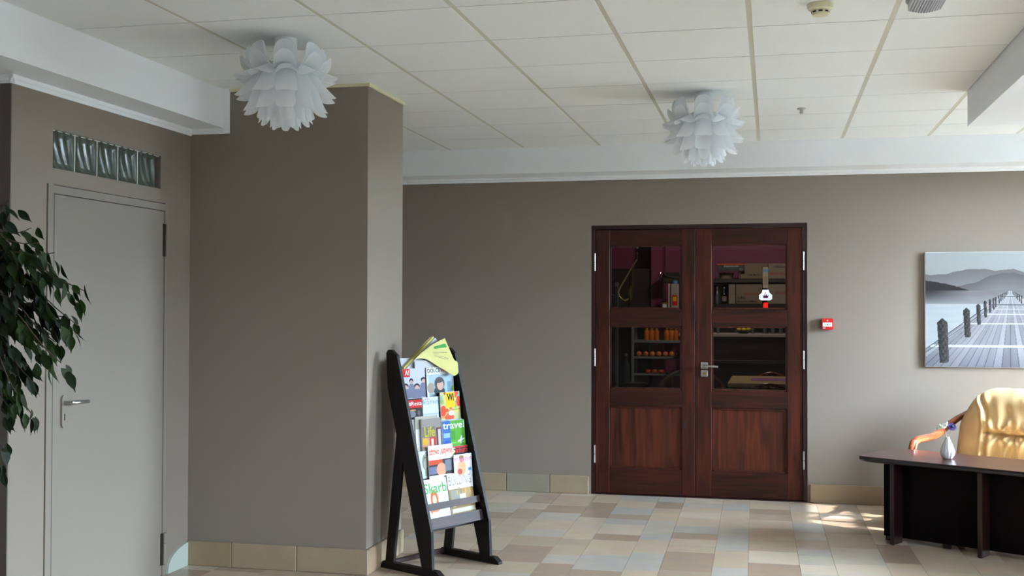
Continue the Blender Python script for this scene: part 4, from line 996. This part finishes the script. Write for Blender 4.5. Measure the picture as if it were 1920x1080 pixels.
om = MB().ball((0, 0, .031), .031, 16, 10).mesh('orange', M['orange'], 180); sm = MB().lathe([(.004, .061), (.005, .064)], 6).mesh('stem', M['bark'], 60)
for k, x in enumerate((-1.525, -1.444, -1.369, -1.29, -1.214, -1.14, -1.075, -1.01)):
    o = empty('orange', (x, 13.36, .9145)); tag(o, '%s orange in the row on the fruit shelf' % ORD[k], 'orange', 'oranges on the fruit shelf'); link('fruit', om, o); link('stem', sm, o)
tmh = MB().lathe([(.004, 0), (.022, .003), (.032, .02), (.032, .034), (.022, .05), (.008, .047), (.003, .044)], 18).mesh('tomato', M['tomato'], 180)
for k, x in enumerate((-1.412, -1.338, -1.257, -1.183, -1.109)):
    o = empty('tomato', (x, 13.34, .7125)); tag(o, '%s tomato on the lowest fruit shelf' % ORD[k], 'tomato', 'tomatoes on the fruit shelf'); link('fruit', tmh, o); link('stem', sm, o, (0, 0, -.016))
# things on top of the fruit shelf
ZTOP = 1.4655
r = empty('coffee_grinder', (-1.14, 13.47, ZTOP)); tag(r, 'dark coffee machine with chrome fittings on the fruit shelf top', 'coffee machine')
MB().bbox(-.11, .10, -.1, .12, .315, .44, .01, 2).build('head', M['bar_front'], r); MB().bbox(-.02, .10, .0, .12, 0, .32, .008, 1).build('column', M['bar_front'], r); MB().bbox(-.11, .1, -.09, .12, -.0, .03, .006, 1).build('base', M['bar_front'], r)
MB().tube([(-.1, -.1, .44), (-.07, -.11, .40), (.0, -.11, .385), (.1, -.1, .375)], .014, 10).build('chrome_rail', M['chrome'], r, 60)
MB().tube([(-.13, -.08, .44), (-.15, -.1, .39), (-.165, -.1, .34)], .008, 8).build('lever', M['chrome'], r, 60)
r = empty('drink_carton', (-1.096, 13.28, ZTOP)); tag(r, 'grey drink carton with a red label beside the coffee machine', 'carton')
MB().bbox(-.046, .046, -.04, .04, 0, .30, .005, 1).build('body', M['counter'], r); MB().bbox(-.032, .032, -.0415, -.04, .05, .17, .001, 1).build('label', M['ink_red'], r); MB().bbox(-.02, .02, -.0425, -.0415, .10, .15, .001, 1).build('label_mark', M['ink_yellow'], r); MB().lathe([(.03, .30), (.03, .335), (.026, .34)], 16).build('cap', M['ink_blue'], r, 50)
r = empty('paper_roll', (-1.165, 13.28, ZTOP)); tag(r, 'thin upright white roll beside the drink carton', 'roll')
MB().lathe([(.01, 0), (.01, .3), (.006, .302)], 14).build('roll', M['paper'], r, 50)
r = empty('tea_box', (-1.21, 13.28, ZTOP)); tag(r, 'small olive box beside the thin white roll', 'box')
MB().bbox(-.033, .03, -.04, .04, 0, .085, .003, 1).build('box', M['old_brass'], r); MB().bbox(-.025, .022, -.0412, -.04, .02, .065, .001, 1).build('label', M['paper'], r)
# hanging brass horn and its post
r = empty('brass_horn', (0, 10.3, 0)); tag(r, 'brass horn with a long bent tube hanging behind the left upper pane', 'horn')
MB().tube([(-1.195, .02, 1.93), (-1.225, 0, 1.881), (-1.288, 0, 1.774), (-1.347, 0, 1.672), (-1.366, 0, 1.628), (-1.356, 0, 1.589), (-1.332, 0, 1.565), (-1.303, 0, 1.555), (-1.268, 0, 1.570)], [.006, .007, .007, .0075, .008, .008, .0085, .009, .011], 10).build('tube', M['brassy'], r, 60)
MB().tube([(-1.235, .01, 1.86), (-1.2345, .01, 1.677)], .0045, 8).build('slide', M['old_brass'], r, 60)
MB().tube([(-1.249, .01, 1.69), (-1.256, .01, 1.64), (-1.259, .01, 1.6), (-1.249, .01, 1.56)], [.012, .019, .021, .014], 12).build('bell', M['old_brass'], r, 60)
MB().tube([(-1.196, .02, 2.85), (-1.196, .02, 2.07)], .0025, 6).build('cord', M['fixture'], r, 60); MB().ball((-1.196, .02, 2.046), .016, 12, 8, 1.4).build('hook', M['brassy'], r, 180); MB().tube([(-1.193, .02, 2.0), (-1.193, .02, 1.93)], .007, 8).build('mouthpiece', M['chrome'], r, 60)
r = empty('metal_post', (-1.418, 10.6, 0)); tag(r, 'slim grey metal post behind the left panes', 'post')
MB().bbox(-.013, .013, -.013, .013, .012, 1.723, .002, 1).build('shaft', M['grey_metal'], r); MB().lathe([(.13, 0), (.13, .008), (.02, .014)], 24).build('foot', M['grey_metal'], r, 40); MB().bbox(-.017, .017, -.017, .017, 1.68, 1.73, .004, 1).build('cap', M['chrome'], r)
MB().tube([(-.02, .0, 1.6), (-.06, 0, 1.62), (-.075, 0, 1.68), (-.06, 0, 1.74), (-.03, 0, 1.76)], .004, 8).build('ring', M['chrome'], r, 60)

# bar counter and what stands on it
r = empty('bar_counter', (-.2, 12.6, 0)); tag(r, 'dark bar counter with a grey top edge behind the right panes', 'counter')
MB().bbox(-.75, 1.6, .04, .55, 0, 1.17, .006, 1).build('front', M['bar_front'], r); MB().bbox(-.8, 1.65, 0, .6, 1.171, 1.206, .004, 1).build('counter_top', M['counter'], r); MB().bbox(-.75, 1.6, .02, .04, .881, .916, .003, 1).build('foot_rail', M['cafe_dark'], r)
ZCT = 1.2065
def glassware(x, y, h, w, label, name='drinking_glass', m='bottle_c', cat='glass'):
    g = empty(name, (x, y, ZCT)); tag(g, label, cat, 'glasses on the bar counter')
    MB().lathe([(w*.8, 0), (w*.82, .006), (w, h), (w*.93, h), (w*.74, .01)], 18).build('bowl', M[m], g, 60); MB().lathe([(w*.7, .011), (w*.72, h*.3)], 18).build('dregs', M['bottle'], g, 60)
glassware(.016, 12.68, .085, .025, 'grey drinking glass nearest the right end of the bar counter'); glassware(-.198, 12.68, .08, .016, 'slim glass in the middle of the bar counter'); glassware(-.07, 12.7, .07, .022, 'low glass between the slim glass and the end glass'); glassware(-.575, 12.7, .09, .02, 'glass at the left end of the bar counter'); glassware(.10, 12.72, .075, .024, 'glass at the far right of the bar counter')
r = empty('fruit_bowl', (-.3, 12.72, ZCT)); tag(r, 'shallow glass bowl with lemons on the bar counter', 'bowl'); MB().lathe([(.05, 0), (.055, .006), (.1, .035), (.096, .035), (.045, .012)], 24).build('bowl', M['bottle_c'], r, 60); MB().lathe([(.03, -.0), (.03, .004)], 16).build('foot', M['bottle_c'], r, 60)
for k, (dx, dz) in enumerate(((-.05, .048), (.005, .046), (.055, .05))):
    o = empty('lemon', (-.3+dx, 12.71, ZCT+dz)); tag(o, ['lemon at the left of the glass bowl', 'lemon in the middle of the glass bowl', 'lemon at the right of the glass bowl'][k], 'lemon', 'lemons in the bowl')
    MB().lathe([(.003, -.026), (.008, -.024), (.02, -.012), (.022, 0), (.02, .012), (.008, .024), (.003, .026)], 14).build('fruit', M['lemon'], o, 180).rotation_euler = (0, PI/2, .4); MB().ball((.027, .008, 0), .004, 8, 6).build('tip', M['lemon'], o, 180)
r = empty('beer_tap', (-.0625, 12.78, ZCT)); tag(r, 'beer tap with a lit white crown sign and red light', 'beer tap')
MB().tube([(0, 0, 0), (0, 0, .27)], .022, 14).build('column', M['chrome'], r, 50); MB().lathe([(.045, 0), (.045, .012), (.024, .02)], 20).build('foot', M['chrome'], r, 50)
MB().bbox(-.024, .024, -.045, .0, .265, .34, .006, 2).build('red_lamp', M['red_lit'], r)
sg = [(-.045, .366), (.045, .366), (.07, .38), (.07, .425), (.042, .448), (.032, .482), (-.032, .482), (-.042, .448), (-.07, .425), (-.07, .38)]
MB().prism(sg, 'y', -.05, -.02).build('sign', M['sign_lit'], r, None)
MB().prism([(-.024, .392), (.024, .392), (.034, .428), (.017, .412), (.009, .438), (0, .414), (-.009, .438), (-.017, .412), (-.034, .428)], 'y', -.053, -.0505).build('crown', M['crown'], r, None); MB().ball((0, -.052, .446), .006, 8, 6).build('crown_ball', M['crown'], r, 180)
MB().bbox(-.03, .03, -.01, .01, .5, .73, .004, 1).build('handle', M['carton2'], r); MB().bbox(-.03, .03, -.012, -.01, .68, .71, .001, 1).build('handle_band', M['ink_blue'], r); MB().bbox(-.018, .018, -.012, -.01, .54, .63, .001, 1).build('handle_label', M['carton'], r); MB().tube([(0, -.0, .48), (0, 0, .51)], .01, 8).build('handle_stem', M['chrome'], r, 60)
# back bar shelving with cartons and bottles
r = empty('back_bar_shelf', (-.25, 13.7, 0)); tag(r, 'dark shelving on the magenta wall behind the bar', 'shelf')
for z0, z1 in ((1.472, 1.536), (1.789, 1.834)): MB().bbox(-.46, .9, 0, .38, z0, z1, .003, 1).build('shelf', M['bar_front'], r)
for x in (-.46, .9): MB().box(x-.012, x+.012, .02, .38, 0, 2.05).build('upright', M['bar_front'], r, None)
MB().box(-.46, .9, .37, .395, 0, 1.834).build('back', M['bar_front'], r, None)
def carton(x0, x1, z0, h, label, words, mk='carton'):
    c = empty('cardboard_box', ((x0+x1)/2, 13.74, z0)); tag(c, label, 'box', 'cartons behind the bar'); w = (x1-x0)/2-.002
    MB().bbox(-w, w, 0, .28, 0, h, .004, 1).build('box', M[mk], c); MB().box(-w*.98, w*.98, -.0008, 0, h*.485, h*.5).build('flap_line', M['carton'], c, None)
    for body, m, a, b_, q, d in words: text('lettering', body, M[m], c, -w+a*2*w, -w+q*2*w, b_*h, d*h, lambda px, py: (px, -.0015, py), .005)
carton(-.382, -.042, 1.8345, .184, 'upper brown carton beside the orange striped sign', [('Cafe Mocher', 'ink_black', .3, .2, .82, .32), ('LU', 'ink_black', .8, .62, .92, .78)])
carton(-.038, .172, 1.8345, .182, 'upper brown carton with red print at the right', [('BOHLSEN', 'ink_red', .12, .24, .98, .42), ('Kaffeehaus', 'ink_black', .3, .72, .95, .86)], 'carton2')
carton(-.413, -.104, 1.5365, .235, 'lower brown carton with red and black print', [('Hochland', 'ink_red', .3, .45, .98, .58), ('Kaffee', 'ink_black', .05, .25, .35, .38), ('Rostkaffee', 'ink_black', .05, .08, .8, .18)])
carton(-.05, .172, 1.5365, .235, 'lower brown carton half behind the beer tap', [('Hoch', 'ink_red', .45, .5, .98, .62)], 'carton2')
carton(-.5, -.418, 1.5365, .235, 'narrow pale carton standing beside the dark bottles', [], 'carton2')
r = empty('price_sign', (-.47, 13.66, 1.8345)); tag(r, 'black sign with an orange stripe on the top shelf', 'sign')
M['sign_black'] = mat('black sign board', (26, 22, 22), .5); MB().bbox(-.162, .16, .0, .012, .09, .18, .002, 1).build('board', M['sign_black'], r); MB().bbox(-.162, .16, -.002, .0, .163, .18, .0005, 1).build('stripe', M['ink_orange'], r); MB().bbox(.10, .14, -.002, 0, .1, .125, .0005, 1).build('tag', M['ink_grey'], r)
MB().box(-.15, -.14, .012, .06, 0, .1).box(.10, .11, .012, .06, 0, .1).build('bracket', M['sign_black'], r, None)
text('lettering', 'Zapiekanki', M['ink_white'], r, -.085, .09, .135, .16, lambda a, b_: (a, -.0025, b_), .005)
def bottle(x, y, z, h, w, m, label, grp):
    b_ = empty('bottle', (x, y, z)); tag(b_, label, 'bottle', grp); MB().lathe([(w*.9, 0), (w, .006), (w, h*.55), (w*.8, h*.66), (w*.34, h*.78), (w*.32, h*.94)], 18).build('glass', M[m], b_, 60); MB().lathe([(w*.38, h*.92), (w*.38, h), (w*.3, h+.002)], 14).build('cap', M['counter'], b_, 50); MB().lathe([(w*1.02, h*.16), (w*1.02, h*.46)], 18).build('label', M['carton'] if m == 'bottle' else M['bottle_c'], b_, 60)
bottle(-.636, 13.8, 1.5365, .2, .02, 'bottle_c', 'slim grey bottle at the left end of the lower shelf', 'bottles behind the bar'); bottle(-.553, 13.8, 1.5365, .2, .028, 'bottle', 'dark bottle with a pale label beside the narrow carton', 'bottles behind the bar')
r = empty('bread_basket', (-.53, 13.86, 1.8345)); tag(r, 'dark wicker basket on the top shelf under the sign', 'basket'); MB().lathe([(.07, 0), (.085, .05), (.088, .075), (.08, .075), (.065, .008)], 24, ribs=lambda a, z: .03*math.cos(24*a)).build('basket', M['carton'], r, 60); MB().ball((-.02, 0, .06), .04, 12, 8, .7).build('roll', M['old_brass'], r, 180)

# cafe table and bentwood chairs
r = empty('cafe_table', (.2, 11.62, 0)); tag(r, 'pale wooden cafe table with a purple runner', 'table')
MB().bbox(-.61, .62, -.62, .62, .735, .77, .005, 2).build('top', M['tabletop'], r)
for sx in (-1, 1):
    for sy in (-1, 1): MB().bbox(sx*.53-.025, sx*.53+.025, sy*.54-.025, sy*.54+.025, 0, .735, .004, 1).build('leg', M['chairwood'], r)
o = MB().bbox(-.40, .5, -.2, .2, 0, .003, .001, 1).build('table_runner', M['purple'], loc=(.2, 11.62, .7705)); tag(o, 'purple cloth runner on the cafe table', 'table runner')
def chair(x, y, rz, hgt, label, sc=1.0):
    c = empty('bentwood_chair', (x, y, 0), rz); tag(c, label, 'chair', 'bentwood cafe chairs'); c.scale = (sc, 1, 1)
    arch = [(-.2, .19, .45), (-.205, .21, hgt-.22)]+[(-.205*math.cos(a), .22+.02*math.sin(a), hgt-.22+.205*math.sin(a)) for a in [PI*i/12 for i in range(1, 12)]]+[(.205, .21, hgt-.22), (.2, .19, .45)]
    MB().tube(arch, .015, 10).build('backrest', M['chairwood'], c, 60)
    for k in range(5):
        px = -.12+.06*k; top = hgt-.22+math.sqrt(max(0, .205**2-px**2))-.01; MB().tube([(px*.9, .18, .455), (px, .225, top)], .007, 8).build('spindle', M['chairwood'], c, 60)
    MB().lathe([(.19, .425), (.215, .43), (.22, .445), (.21, .455), (.17, .45)], 28).build('seat', M['chairwood'], c, 50)
    for sx in (-1, 1):
        for sy in (-1, 1): MB().tube([(sx*.15, sy*.15, .43), (sx*.2, sy*.2, 0)], [.017, .013], 10).build('leg', M['chairwood'], c, 60)
    MB().tube([(.16*math.cos(a), .16*math.sin(a), .2) for a in [2*PI*i/24 for i in range(25)]], .008, 6, False).build('hoop', M['chairwood'], c, 60)
    return c
chair(-.02, 9.96, PI, .86, 'bentwood chair in front of the cafe table behind the right pane')
chair(-.0, 12.1, 0, .815, 'bentwood chair at the far side of the cafe table')
chair(-.52, 10.62, PI*.8, .88, 'bentwood chair behind the door handle')
chair(-.72, 9.72, PI*1.1, .99, 'large bentwood chair behind the left lower pane', 1.35)
g = empty('wine_glass', (-1.3, 10.5, 0)); bpy.data.objects.remove(g)
r = empty('bottle_stand', (-1.30, 11.0, 0)); tag(r, 'dark pedestal stand with a clear bottle behind the left lower pane', 'stand')
MB().lathe([(.16, 0), (.16, .015), (.03, .03), (.025, .72), (.13, .74), (.13, .76)], 28).build('pedestal', M['bar_front'], r, 40)
bottle(-1.38, 10.99, .7605, .28, .036, 'bottle_c', 'clear bottle on the pedestal behind the left lower pane', 'bottles in the cafe front')
